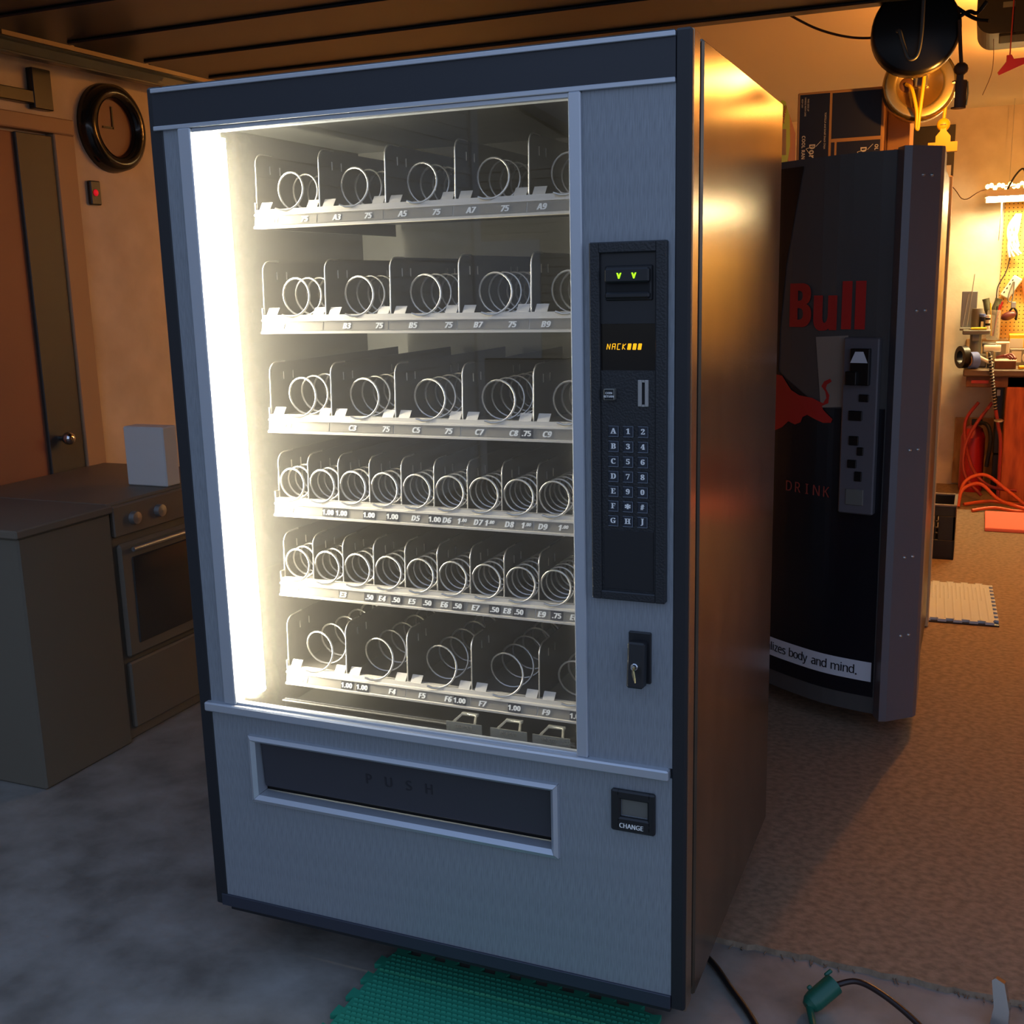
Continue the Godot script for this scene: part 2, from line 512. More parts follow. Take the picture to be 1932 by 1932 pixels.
func build_snack_machine() -> void:
	var t := thing("snack_vending_machine", "tall glass-front snack vending machine with lit window and empty coil trays", "vending machine", Vector3(W / 2.0, 0, -0.42))
	var B := func(x0: float, x1: float, y0: float, y1: float, z0: float, z1: float, bevel := 0.0) -> Shape:
		return Shape.new().box(Vector3(x0, y0, z0), Vector3(x1, y1, z1), bevel)
	# cabinet
	part(t, "side_panel", B.call(W - 0.02, W, 0.103, TOP - 0.004, -0.845, -0.078, 0.004), mats.cabinet_steel, Vector3.ZERO, "brownish bare steel side panel")
	part(t, "side_panel", B.call(0.0, 0.02, 0.103, TOP - 0.004, -0.845, -0.078, 0.004), mats.cabinet_steel)
	part(t, "top_panel", B.call(0.02, W - 0.02, TOP - 0.03, TOP - 0.004, -0.845, -0.078), mats.cabinet_steel)
	part(t, "back_panel", B.call(0.02, W - 0.02, 0.103, TOP - 0.03, -0.845, -0.82), mats.cabinet_steel)
	part(t, "bottom_panel", B.call(0.02, W - 0.02, 0.103, 0.13, -0.82, -0.078), mats.cabinet_steel)
	for lx in [0.05, W - 0.09]:
		for lz in [-0.16, -0.78]:
			var leg := Shape.new().box(Vector3(lx, 0.025, lz - 0.04), Vector3(lx + 0.04, 0.103, lz), 0.004)
			leg.at(T(lx + 0.02, 0.010 if lz < -0.4 else 0.012, lz - 0.02)).lathe([Vector2(0, 0), Vector2(0.026, 0), Vector2(0.026, 0.012), Vector2(0.012, 0.02), Vector2(0, 0.02)], 16)
			part(t, "leg", leg, mats.black_frame)
	# door edge: black corner, bare steel, gasket
	part(t, "door_edge", B.call(W - 0.024, W, 0.112, TOP, -0.053, -0.012, 0.002), mats.door_edge_steel)
	part(t, "door_edge", B.call(0.0, 0.024, 0.112, TOP, -0.053, -0.012, 0.002), mats.door_edge_steel)
	part(t, "gasket", B.call(W - 0.03, W - 0.006, 0.118, TOP - 0.01, -0.078, -0.053), mats.gasket)
	part(t, "gasket", B.call(0.006, 0.03, 0.118, TOP - 0.01, -0.078, -0.053), mats.gasket)
	# black front frame
	var f := Shape.new()
	f.box(Vector3(0, 0.12, -0.014), Vector3(0.034, TOP, 0), 0.004)
	f.box(Vector3(1.029, 0.12, -0.014), Vector3(W, TOP, 0), 0.004)
	f.box(Vector3(0.034, 1.8, -0.05), Vector3(1.029, TOP, -0.004), 0.002)
	f.box(Vector3(0.034, 0.108, -0.05), Vector3(1.029, 0.15, -0.006), 0.002)
	part(t, "door_frame", f, mats.black_frame)
	part(t, "header_panel", B.call(0.014, 1.031, 1.757, 1.819, -0.014, 0.0005), mats.header_black, Vector3.ZERO, "dark blank header panel")
	part(t, "kick_band", B.call(0.018, 1.031, 0.121, 0.148, -0.014, 0.0025, 0.001), mats.bottom_band)
	for y in [1.822, 1.754]:
		part(t, "trim_strip", B.call(0.014, 1.031, y - 0.004, y + 0.004, -0.01, 0.005, 0.001), mats.satin_aluminium, Vector3.ZERO, "thin bright aluminium strip")
	# brushed fascia
	part(t, "fascia_panel", B.call(0.032, 0.0705, 0.6, 1.75, -0.012, -0.002), mats.brushed_panel)
	part(t, "fascia_panel", B.call(0.8755, 1.031, 0.6, 1.75, -0.012, -0.002), mats.brushed_panel)
	var low := Shape.new()
	low.box(Vector3(0.032, 0.148, -0.012), Vector3(1.031, 0.398, -0.002))
	low.box(Vector3(0.032, 0.528, -0.012), Vector3(1.031, 0.581, -0.002))
	low.box(Vector3(0.032, 0.398, -0.012), Vector3(0.132, 0.528, -0.002))
	low.box(Vector3(0.808, 0.398, -0.012), Vector3(1.031, 0.528, -0.002))
	part(t, "fascia_panel", low, mats.brushed_panel)
	part(t, "window_stile", B.call(0.0705, 0.1, 0.6, 1.75, -0.03, 0.006, 0.002), mats.satin_aluminium)
	part(t, "window_stile", B.call(0.854, 0.8755, 0.6, 1.75, -0.03, 0.006, 0.002), mats.satin_aluminium)
	part(t, "ledge", B.call(0.0235, 1.0275, 0.58, 0.6, -0.012, 0.014, 0.003), mats.satin_aluminium, Vector3.ZERO, "projecting aluminium ledge below the window")
	part(t, "window_sill", B.call(0.1, 0.854, 0.598, 0.605, -0.014, 0.002, 0.001), mats.satin_aluminium)
	part(t, "window_head", B.call(0.1, 0.854, 1.742, 1.75, -0.03, 0.0, 0.001), mats.satin_aluminium)
	part(t, "glass_pane", B.call(0.099, 0.855, 0.604, 1.746, -0.008, -0.003), mats.glass)
	part(t, "dust_haze", B.call(0.1, 0.854, 0.605, 1.745, -0.0102, -0.0098), paint("dust_haze_film", Color(1, 0.97, 0.92, 0.0), 0.19, 0.0, {"transparency": BaseMaterial3D.TRANSPARENCY_ALPHA, "metallic_specular": 0.0}), Vector3.ZERO, "thin even film of dust and added haze on the pane")  # dust made into an even film to bring haze across the window
	# liner
	var box := Shape.new()
	box.box(Vector3(0.03, 0.48, -0.72), Vector3(0.9, 1.79, -0.7))
	box.box(Vector3(0.03, 0.48, -0.7), Vector3(0.05, 1.79, -0.09))
	box.box(Vector3(0.89, 0.48, -0.7), Vector3(0.91, 1.79, -0.09))
	box.box(Vector3(0.05, 1.77, -0.7), Vector3(0.89, 1.79, -0.09))
	box.box(Vector3(0.05, 0.48, -0.7), Vector3(0.89, 0.5, -0.09))
	part(t, "liner", box, mats.liner)
	# inner side of the door round the window
	var rim := Shape.new()
	rim.box(Vector3(0.034, 1.75, -0.075), Vector3(1.023, 1.79, -0.03))
	rim.box(Vector3(0.034, 0.15, -0.075), Vector3(1.023, 0.555, -0.055))
	rim.box(Vector3(0.034, 0.598, -0.075), Vector3(0.064, 1.75, -0.03))
	rim.box(Vector3(0.876, 0.598, -0.075), Vector3(1.023, 1.75, -0.03))
	part(t, "door_back", rim, mats.liner)
	# fluorescent lamp in the door
	var lamp := part(t, "lamp_housing", B.call(0.064, 0.078, 0.6, 1.745, -0.085, -0.02, 0.002), mats.off_white)
	part(lamp, "lamp_tube", Shape.new().at(T(0.106, 0, -0.05)).lathe([Vector2(0, 0.615), Vector2(0.026, 0.615), Vector2(0.026, 1.735), Vector2(0, 1.735)], 20), glow("tube_glow", Color(1.0, 0.97, 0.86), 55.0))
	part(lamp, "lamp_cap", Shape.new().at(T(0.106, 0, -0.05)).lathe([Vector2(0, 1.735), Vector2(0.018, 1.735), Vector2(0.018, 1.748), Vector2(0, 1.748)], 16), mats.steel)
	part(lamp, "lamp_cap", Shape.new().at(T(0.106, 0, -0.05)).lathe([Vector2(0, 0.602), Vector2(0.018, 0.602), Vector2(0.018, 0.615), Vector2(0, 0.615)], 16), mats.steel)
	var al := AreaLight3D.new()
	al.name = "lamp_light"
	al.area_size = Vector2(0.05, 1.1)
	al.light_color = Color(1.0, 0.96, 0.86)
	al.light_energy = 0.7
	al.shadow_enabled = true
	t.add_child(al)
	al.position = Vector3(0.135, 1.175, -0.062) - origin_of[t]
	al.rotation.y = -PI / 2 + 0.35
	build_trays(t)
	# chute under the trays
	part(t, "chute_board", B.call(0.16, 0.553, 0.5, 0.592, -0.09, -0.08, 0.002), mats.smooth_black)
	part(t, "chute_board_lip", B.call(0.16, 0.553, 0.586, 0.592, -0.082, -0.072, 0.002), mats.divider_steel)
	var px := [0.557, 0.6525, 0.741]
	for k in 3:
		var x: float = px[k]
		var y := 0.603 - 0.001 * k
		var flag := part(t, "sold_out_flag", B.call(x, x + 0.077, y - 0.04, y, -0.062, -0.06), mats.clear_plastic, Vector3.ZERO, "clear plastic sold out flag")
		var hook := Shape.new()
		hook.tube([Vector3(x + 0.016, y, -0.061), Vector3(x + 0.024, y + 0.008, -0.085), Vector3(x + 0.054, y + 0.008, -0.085), Vector3(x + 0.062, y, -0.061)], 0.0028, 6)
		hook.box(Vector3(x + 0.022, y + 0.005, -0.092), Vector3(x + 0.058, y + 0.011, -0.084), 0.001)
		part(flag, "hook", hook, mats.clear_plastic)
		part(flag, "lettering", letters(Shape.new(), "SOLD OUT", 0.0055, T(x + 0.038, y - 0.008, -0.0592), font_mono), mats.tag_grey)
	part(t, "notice_print", letters(letters(letters(Shape.new(), "NOTICE", 0.003, T(0.83, 0.626, -0.0015), font_mono), "PUSH FLAP FULLY", 0.0024, T(0.83, 0.621, -0.0015), font_mono), "TO REMOVE ITEM", 0.0024, T(0.83, 0.616, -0.0015), font_mono), mats.tag_grey)
	build_flap(t)
	build_keypad(t)
	build_handle(t)

func build_trays(t: Node3D) -> void:
	var x0 := 0.162
	var x1 := 0.884
	var pitch := 0.0722
	var rows := {
		"A": [1.566, true, 0.0365, 0.052, 0.112], "B": [1.362, true, 0.0375, 0.044, 0.110], "C": [1.163, true, 0.0385, 0.045, 0.108],
		"D": [0.989, false, 0.0325, 0.026, 0.096], "E": [0.818, false, 0.0325, 0.026, 0.096], "F": [0.621, true, 0.0400, 0.056, 0.112]}
	var tags := {
		"A": [["A1", 0.2080, 0], ["75", 0.2780, 0], ["A3", 0.3504, 0], ["75", 0.4186, 0], ["A5", 0.4917, 0], ["75", 0.5619, 0], ["A7", 0.6312, 0], ["75", 0.6978, 0], ["A9", 0.7687, 0]],
		"B": [["B1", 0.2080, 0], ["B3", 0.3600, 0], ["75", 0.4310, 0], ["B5", 0.5040, 0], ["75", 0.5784, 0], ["B7", 0.6390, 0], ["75", 0.7067, 0], ["B9", 0.7726, 0]],
		"C": [["C1", 0.2080, 0], ["C3", 0.3600, 0], ["75", 0.4351, 0], ["C5", 0.5013, 0], ["75", 0.5704, 0], ["C7", 0.6345, 0], ["C8", 0.7046, 0], [".75", 0.7301, 1], ["C9", 0.7709, 0]],
		"D": [["D1", 0.2000, 0], ["1.00", 0.2924, 1], ["1.00", 0.3235, 1], ["1.00", 0.3872, 1], ["1.00", 0.4401, 1], ["D5", 0.4919, 0], ["1.00", 0.5337, 1], ["D6", 0.5600, 0], ["1.00", 0.5940, 0], ["D7", 0.6265, 0], ["1.00", 0.6520, 0], ["D8", 0.6914, 0], ["1.00", 0.7271, 0], ["D9", 0.7591, 0], ["1.00", 0.8012, 0]],
		"E": [["E1", 0.2000, 0], ["E3", 0.3163, 0], [".50", 0.3784, 1], ["E4", 0.4078, 0], [".50", 0.4394, 1], ["E5", 0.4754, 0], [".50", 0.5098, 1], ["E6", 0.5473, 0], [".50", 0.5762, 1], ["E7", 0.6151, 0], [".50", 0.6557, 1], ["E8", 0.6820, 0], [".50", 0.7064, 1], ["E9", 0.7535, 0], [".75", 0.7836, 1], ["E0", 0.8186, 0]],
		"F": [["F1", 0.2080, 0], ["1.00", 0.3123, 1], ["1.00", 0.3492, 1], ["F4", 0.4205, 0], ["F5", 0.4890, 0], ["F6", 0.5480, 0], ["1.00", 0.5731, 1], ["F7", 0.6234, 0], ["1.00", 0.6916, 1], ["F9", 0.7584, 0], ["1.00", 0.8202, 1]]}
	# rail: lip below, leaning label face, small ledge above; profile across z (x of the polygon) and y
	var lean := 0.16
	var rail := Shape.new()
	rail.xf = Transform3D(Basis(Vector3(0, 0, 1), Vector3(0, 1, 0), Vector3(-1, 0, 0)), Vector3(0, 0, 0))
	rail.prism(PackedVector2Array([Vector2(-0.012, 0), Vector2(0.012, 0), Vector2(0.012, 0.004), Vector2(0.0085, 0.005), Vector2(0.0045, 0.0235), Vector2(0.008, 0.0245), Vector2(0.007, 0.028), Vector2(0.002, 0.0285), Vector2(0.0005, 0.036), Vector2(-0.012, 0.036)]), -x1, -x0)
	var floor_sheet := Shape.new().box(Vector3(x0, 0.028, -0.57), Vector3(x1, 0.0305, -0.012))
	floor_sheet.box(Vector3(x0, 0.03, -0.574), Vector3(x1, 0.1, -0.57))
	var ends := Shape.new().box(Vector3(x0 - 0.003, 0.0, -0.57), Vector3(x0, 0.05, 0.0))
	ends.box(Vector3(x1, 0.0, -0.57), Vector3(x1 + 0.003, 0.05, 0.0))
	var tray_mesh := mesh_of([[rail, mats.rail_grey], [floor_sheet, mats.tray_steel], [ends, mats.tray_steel]])
	var coil_mesh := {}
	var divider_mesh := {}
	var flap := Shape.new()
	flap.flat_quad(Vector3(-0.012, 0.034, -0.002), Vector3(0.012, 0.034, -0.002), Vector3(0.0135, 0.05, -0.012), Vector3(-0.0105, 0.05, -0.012), Vector3(0, 0.5, 1))
	flap.flat_quad(Vector3(-0.012, 0.034, -0.0032), Vector3(0.012, 0.034, -0.0032), Vector3(0.0135, 0.05, -0.0132), Vector3(-0.0105, 0.05, -0.0132), Vector3(0, -0.5, -1))
	var flap_mesh := mesh_of([[flap, mats.rail_grey]])
	for r in rows:
		var y: float = rows[r][0]
		var wide: bool = rows[r][1]
		var rad: float = rows[r][2]
		var step: float = rows[r][3]
		var high: float = rows[r][4]
		var tray := part(t, "tray", tray_mesh, null, Vector3(0, y, -0.1))
		# coils
		if not coil_mesh.has([rad, step]):
			var pts := []
			pts.append(Vector3(-0.018, -rad + 0.004, 0.012))
			pts.append(Vector3(-0.006, -rad, 0.010))
			var turns := 0.5 / step
			var m := int(turns * 24)
			for i in m + 1:
				var a := -PI / 2 + 0.1 + TAU * turns * i / m
				pts.append(Vector3(cos(a) * rad, sin(a) * rad, 0.006 - 0.5 * i / m))
			coil_mesh[[rad, step]] = mesh_of([[Shape.new().tube(pts, 0.0023, 6), mats.wire]])
		if not divider_mesh.has(high):
			var pl := PackedVector2Array()
			pl.append(Vector2(0.0, 0.0))
			pl.append(Vector2(-0.004, high - 0.035))
			for k in 6:
				var a := PI / 2 * k / 5.0
				pl.append(Vector2(-0.026 + 0.022 * cos(a), high - 0.022 + 0.022 * sin(a)))
			pl.append(Vector2(-0.55, high))
			pl.append(Vector2(-0.55, 0.0))
			var sheet := Shape.new()
			sheet.xf = Transform3D(Basis(Vector3(0, 0, 1), Vector3(0, 1, 0), Vector3(-1, 0, 0)), Vector3.ZERO)
			sheet.prism(pl, -0.0006, 0.0006)
			var glint_bead := Shape.new()
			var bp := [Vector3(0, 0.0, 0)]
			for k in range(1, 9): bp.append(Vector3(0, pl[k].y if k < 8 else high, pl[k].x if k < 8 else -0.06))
			glint_bead.tube(bp, 0.0016, 6)  # bright wire put on as the sheet edge's highlight from the tube
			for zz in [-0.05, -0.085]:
				glint_bead.box(Vector3(0.0006, high - 0.036, zz - 0.0016), Vector3(0.0022, high - 0.02, zz + 0.0016), 0.0005)  # bright ribs standing in for slots that let light through
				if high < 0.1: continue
				glint_bead.box(Vector3(0.0006, high - 0.036, zz - 0.2016), Vector3(0.0022, high - 0.02, zz - 0.1984), 0.0005)
			divider_mesh[high] = mesh_of([[sheet, mats.divider_steel], [glint_bead, mats.wire]])
		var cells := 5 if wide else 10
		var cw := (x1 - x0) / cells
		for c in cells:
			var cx := x0 + (c + 0.5) * cw - (0.004 if wide else 0.0)
			part(tray, "coil", coil_mesh[[rad, step]], null, Vector3(cx, 0.0325 + rad, -0.004))
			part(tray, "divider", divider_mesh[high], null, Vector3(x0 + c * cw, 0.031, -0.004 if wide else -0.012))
			if wide:
				part(tray, "stop_flap", flap_mesh, null, Vector3(x0 + c * cw + 0.019, 0, 0.002))
				part(tray, "stop_flap", flap_mesh, null, Vector3(x0 + (c + 1) * cw - 0.017, 0, 0.002))
		# tags on the leaning face
		var face := T(0, 0.0142, 0.0072, 0, -0.21)
		for k in 5:
			var strip := Shape.new()
			strip.xf = face
			strip.box(Vector3(x0 + k * 2 * pitch + 0.001, -0.0085, 0), Vector3(x0 + (k + 1) * 2 * pitch - 0.001, 0.0085, 0.0006))
			part(tray, "label_strip", strip, mats.tag_grey)
		for g in tags[r]:
			var x: float = g[1]
			var lt := Shape.new()
			lt.xf = face
			if g[2] == 1:
				var card := Shape.new()
				card.xf = face
				var hw := 0.0135 if g[0].length() > 3 else 0.0125
				card.box(Vector3(x - hw, -0.0085, 0.0008), Vector3(x + hw, 0.0085, 0.0018))
				letters(lt, g[0], 0.0098, T(x, 0, 0.0021), font_sans, 0.0004, 0.0, 1.0, 0.045)
				part(tray, "price_tag", mesh_of([[card, mats.tag_dark], [lt, mats.print_white]]))
			else:
				var small: bool = g[0] == "1.00"
				if small:
					letters(lt, "1", 0.0105, T(x - 0.009, 0, 0.0012), font_sans, 0.0004, 0.2, 1.0, 0.05)
					letters(lt, ".00", 0.0062, T(x + 0.002, 0.0018, 0.0012), font_sans, 0.0004, 0.2, 1.0, 0.05)
				else:
					letters(lt, g[0], 0.0105, T(x, 0, 0.0012), font_sans, 0.0004, 0.2, 1.0, 0.05)
				part(tray, "tag_print", lt, mats.print_white)

func build_flap(t: Node3D) -> void:
	# mitred frame round the delivery flap
	var o := [Vector2(0.1225, 0.537), Vector2(0.8165, 0.5375), Vector2(0.8165, 0.3855), Vector2(0.1225, 0.3855)]
	var i := [Vector2(0.1385, 0.5215), Vector2(0.8005, 0.5215), Vector2(0.8005, 0.4025), Vector2(0.1385, 0.4025)]
	for k in 4:
		var a: Vector2 = o[k]
		var b: Vector2 = o[(k + 1) % 4]
		var c: Vector2 = i[(k + 1) % 4]
		var d: Vector2 = i[k]
		var gap := (b - a).normalized() * 0.0004
		a += gap; d += gap; b -= gap; c -= gap
		var s := Shape.new()
		var m0 := a.lerp(d, 0.55)
		var m1 := b.lerp(c, 0.55)
		var outw := Vector3((a - d).x + (b - c).x, (a - d).y + (b - c).y, 0).normalized()
		s.flat_quad(V3(a, -0.003), V3(b, -0.003), V3(b.lerp(c, 0.08), 0.006), V3(a.lerp(d, 0.08), 0.006), outw)
		s.flat_quad(V3(a.lerp(d, 0.08), 0.006), V3(b.lerp(c, 0.08), 0.006), V3(m1, 0.010), V3(m0, 0.010), Vector3.BACK)
		s.flat_quad(V3(m0, 0.010), V3(m1, 0.010), V3(c, 0.002), V3(d, 0.002), Vector3.BACK)
		s.flat_quad(V3(d, 0.002), V3(c, 0.002), V3(c, -0.03), V3(d, -0.03), -outw)
		part(t, "flap_frame_rail", s, mats.satin_aluminium)
	var flap := Shape.new()
	flap.xf = T(0.4695, 0.519, -0.013, 0, 0.06)
	flap.box(Vector3(-0.329, -0.106, -0.006), Vector3(0.3285, 0.0, 0.0), 0.004)
	var fp := part(t, "delivery_flap", flap, mats.flap_grey, Vector3.ZERO, "dark delivery flap marked push")
	var word := Shape.new()
	word.xf = flap.xf
	var hx := [-0.07, -0.025, 0.021, 0.066]
	for k in 4:
		letters(word, "PUSH"[k], 0.021, T(hx[k], -0.046, 0.0004), font_mono, 0.0008, 0.0, 1.0, 0.03)
	part(fp, "lettering", word, mats.print_dark)
	part(t, "bin_light_shield", Shape.new().box(Vector3(0.1, 0.36, -0.05), Vector3(0.84, 0.57, -0.036)), mats.dull_black)  # hidden board behind the flap, enlarged to keep tube light from leaking

func V3(p: Vector2, z: float) -> Vector3:
	return Vector3(p.x, p.y, z)

func build_keypad(t: Node3D) -> void:
	var x0 := 0.889
	var x1 := 1.0205
	var y0 := 0.9055
	var y1 := 1.512
	var ix0 := 0.9065
	var ix1 := 1.0015
	var s := Shape.new()
	var zf := 0.011
	s.box(Vector3(x0, y0, -0.004), Vector3(ix0, y1, zf), 0.002)
	s.box(Vector3(ix1, y0, -0.004), Vector3(x1, y1, zf), 0.002)
	s.box(Vector3(ix0 - 0.002, 1.494, -0.004), Vector3(ix1 + 0.002, y1, zf - 0.0002), 0.002)
	s.box(Vector3(ix0 - 0.002, y0, -0.004), Vector3(ix1 + 0.002, 0.921, zf - 0.0002), 0.002)
	s.box(Vector3(ix0, 0.921, -0.004), Vector3(ix1, 1.303, 0.005))
	var bezel := part(t, "control_bezel", s, mats.pebbled_black, Vector3.ZERO, "pebbled black control bezel with keypad")
	part(bezel, "upper_plate", Shape.new().box(Vector3(ix0, 1.38, -0.004), Vector3(ix1, 1.494, 0.003)), mats.smooth_black)
	part(bezel, "display_window", Shape.new().box(Vector3(ix0, 1.303, -0.004), Vector3(ix1, 1.3795, 0.0022)), paint("display_tint", col(24, 18, 14), 0.15))
	part(bezel, "lower_plate", Shape.new().box(Vector3(ix0 + 0.003, 0.924, 0.004), Vector3(ix1 - 0.003, 1.03, 0.0058), 0.0006), mats.smooth_black)
	# bill validator
	var v := Shape.new()
	v.box(Vector3(0.9155, 1.417, 0.0), Vector3(0.9965, 1.474, 0.006), 0.002)
	v.box(Vector3(0.9165, 1.446, 0.004), Vector3(0.9925, 1.470, 0.016), 0.003)
	v.box(Vector3(0.9165, 1.4205, 0.004), Vector3(0.9925, 1.431, 0.014), 0.003)
	var val := part(t, "bill_validator", v, mats.smooth_black)
	part(val, "bill_slot", Shape.new().box(Vector3(0.918, 1.431, 0.003), Vector3(0.991, 1.446, 0.0066)), mats.dull_black)
	for ax in [0.9425, 0.9678]:
		var arrow := Shape.new()
		arrow.xf = T(ax, 1.4575, 0.0164)
		arrow.prism(PackedVector2Array([Vector2(-0.0042, 0.0045), Vector2(-0.0016, 0.0045), Vector2(-0.0002, 0.0005), Vector2(0.0018, 0.0045), Vector2(0.0042, 0.0045), Vector2(0.0008, -0.0048), Vector2(-0.0012, -0.0048)]), 0, 0.0005)
		part(val, "arrow_light", arrow, glow("arrow_glow", Color(0.62, 0.95, 0.08), 1.6))
	# amber segment display: strokes on a leaning grid
	var seg := Shape.new()
	var glyphs := {"N": [[0, 0, 0, 2], [0, 2, 1, 0], [1, 0, 1, 2]], "A": [[0, 0, 0, 2], [0, 2, 1, 2], [1, 2, 1, 0], [0, 1, 1, 1]], "C": [[1, 2, 0, 2], [0, 2, 0, 0], [0, 0, 1, 0]], "K": [[0, 0, 0, 2], [0, 1, 1, 2], [0, 1, 1, 0]],
		"#": [[0, 0, 0, 2], [1, 0, 1, 2], [0.5, 0, 0.5, 2], [0, 0, 1, 0], [0, 1, 1, 1], [0, 2, 1, 2], [0, 0, 1, 2], [0, 2, 1, 0]]}
	var word := "NACK###"
	for k in word.length():
		var gx := 0.9165 + k * 0.0090
		for st in glyphs[word[k]]:
			var a := Vector3(gx + st[0] * 0.0048 + st[1] * 0.0008, 1.3375 + st[1] * 0.0046, 0.0026)
			var b := Vector3(gx + st[2] * 0.0048 + st[3] * 0.0008, 1.3375 + st[3] * 0.0046, 0.0026)
			seg.tube([a, b], 0.0006, 4)
	part(bezel, "display_digits", seg, glow("amber_glow", Color(1.0, 0.72, 0.08), 1.1), Vector3.ZERO, "glowing amber display characters")
	# coin return and coin slot
	var cr := part(t, "coin_return_button", Shape.new().box(Vector3(0.9150, 1.2540, 0.004), Vector3(0.9335, 1.2730, 0.017), 0.001), mats.tool_grey)
	part(cr, "button_face", Shape.new().box(Vector3(0.9167, 1.2557, 0.0165), Vector3(0.9318, 1.2713, 0.0174)), mats.dull_black)
	part(cr, "lettering", letters(letters(Shape.new(), "COIN", 0.0032, T(0.9243, 1.2662, 0.0176), font_sans), "RETURN", 0.0032, T(0.9243, 1.2605, 0.0176), font_sans), mats.print_white)
	var cs := Shape.new()
	cs.box(Vector3(0.9716, 1.2433, 0.004), Vector3(0.9785, 1.2875, 0.0085), 0.0006)
	cs.box(Vector3(0.9835, 1.2433, 0.004), Vector3(0.9900, 1.2875, 0.0085), 0.0006)
	cs.box(Vector3(0.9785, 1.2838, 0.004), Vector3(0.9835, 1.2875, 0.0085))
	cs.box(Vector3(0.9785, 1.2433, 0.004), Vector3(0.9835, 1.2468, 0.0085))
	var slot := part(t, "coin_slot", cs, mats.steel, Vector3.ZERO, "grey metal coin slot plate")
	part(slot, "slot_gap", Shape.new().box(Vector3(0.9783, 1.2466, 0.004), Vector3(0.9837, 1.284, 0.0054)), mats.dull_black)
	# keys
	var marks := ["A12", "B34", "C56", "D78", "E90", "F*#", "GHJ"]
	var kb := Shape.new().box(Vector3(-0.0089, -0.0092, 0.0), Vector3(0.0089, 0.0092, 0.0032), 0.0012)
	var edge := Shape.new()
	edge.box(Vector3(-0.0089, -0.0094, 0.0026), Vector3(0.0089, -0.0084, 0.0036), 0.0003)
	edge.box(Vector3(0.0080, -0.0092, 0.0026), Vector3(0.0090, 0.0092, 0.0036), 0.0003)
	edge.box(Vector3(-0.0089, 0.0084, 0.0026), Vector3(0.0089, 0.0092, 0.0034), 0.0003)
	var key_mesh := mesh_of([[kb, mats.key_plastic], [edge, paint("key_edge", col(112, 120, 132), 0.3)]])
	for r in 7:
		for c in 3:
			var key := part(t, "key", key_mesh, null, Vector3(0.9290 + 0.0258 * c - 0.0002 * r, 1.2008 - 0.0258 * r, 0.005))
			part(key, "key_mark", letters(Shape.new(), marks[r][c], 0.0092 if marks[r][c] != "*" else 0.016, T(0, 0.0008, 0.0035), font_serif, 0.0006, 0.0, 1.0, 0.035), mats.print_white)

func build_handle(t: Node3D) -> void:
	var plate := Shape.new().box(Vector3(0.953, 0.755, -0.003), Vector3(0.9935, 0.849, 0.004), 0.002)
	var hp := part(t, "handle_plate", plate, mats.smooth_black)
	var grip := Shape.new()
	grip.xf = T(0.9730, 0.790, 0.006, 0, -0.12)
	grip.box(Vector3(-0.0150, -0.037, 0.0), Vector3(0.0150, 0.044, 0.026), 0.003)
	part(hp, "grip", grip, mats.smooth_black)
	var lock := Shape.new()
	lock.xf = T(0.9725, 0.795, 0.0315, 0, PI / 2 - 0.12)
	lock.lathe([Vector2(0, 0), Vector2(0.0062, 0), Vector2(0.0062, 0.003), Vector2(0.0048, 0.004), Vector2(0.0042, 0.011), Vector2(0, 0.011)], 16)
	part(hp, "lock_barrel", lock, mats.chrome)
	var key := Shape.new()
	key.xf = T(0.972, 0.7945, 0.042, 0.5, 0.0, 0.0)
	key.box(Vector3(-0.0008, -0.004, 0.0), Vector3(0.0008, 0.004, 0.008), 0.0003)
	key.xf = T(0.974, 0.790, 0.05, 0.5, 0.0, 0.0)
	var bow := PackedVector2Array([Vector2(0, 0.006), Vector2(0.010, 0.007), Vector2(0.020, -0.002), Vector2(0.022, -0.010), Vector2(0.012, -0.008), Vector2(0.0, -0.003)])
	key.xf = key.xf * Transform3D(Basis(Vector3.UP, -PI / 2), Vector3.ZERO)
	key.prism(bow, -0.001, 0.001)
	part(hp, "key", key, mats.brass, Vector3.ZERO, "small brass key left in the lock")
	# change cup
	var c := Shape.new()
	c.box(Vector3(0.9195, 0.467, -0.003), Vector3(0.937, 0.5475, 0.008), 0.003)
	c.box(Vector3(0.988, 0.467, -0.003), Vector3(1.0018, 0.5475, 0.008), 0.003)
	c.box(Vector3(0.93, 0.530, -0.003), Vector3(0.995, 0.5475, 0.008), 0.003)
	c.box(Vector3(0.93, 0.467, -0.003), Vector3(0.995, 0.495, 0.008), 0.003)
	var cup := part(t, "change_cup", c, mats.smooth_black, Vector3.ZERO, "black change cup")
	part(cup, "cup_door", Shape.new().box(Vector3(0.937, 0.4955, -0.012), Vector3(0.9878, 0.530, -0.0015), 0.001), mats.tool_grey)
	part(cup, "lettering", letters(Shape.new(), "CHANGE", 0.0088, T(0.9585, 0.4800, 0.0083), font_mono, 0.0006, 0.0, 0.95, 0.035), mats.print_white)
	# service cord
	part(t, "supply_cord", Shape.new().tube(curve([Vector3(0.93, 0.008, -0.41), Vector3(1.027, 0.008, -0.343), Vector3(1.09, 0.008, -0.262), Vector3(1.152, 0.008, -0.177), Vector3(1.22, 0.008, -0.05), Vector3(1.26, 0.008, 0.1)]), 0.0065, 8), mats.black_rubber, Vector3.ZERO, "black power cord on the concrete")

# ------------------------------------------------------------------ the drink machine
var plan := [Vector2(0.56, -2.16), Vector2(0.66, -2.06), Vector2(0.78, -1.95), Vector2(0.886, -1.862), Vector2(0.936, -1.825), Vector2(0.986, -1.792), Vector2(1.033, -1.763), Vector2(1.079, -1.739), Vector2(1.122, -1.723), Vector2(1.166, -1.711), Vector2(1.203, -1.702), Vector2(1.24, -1.695)]

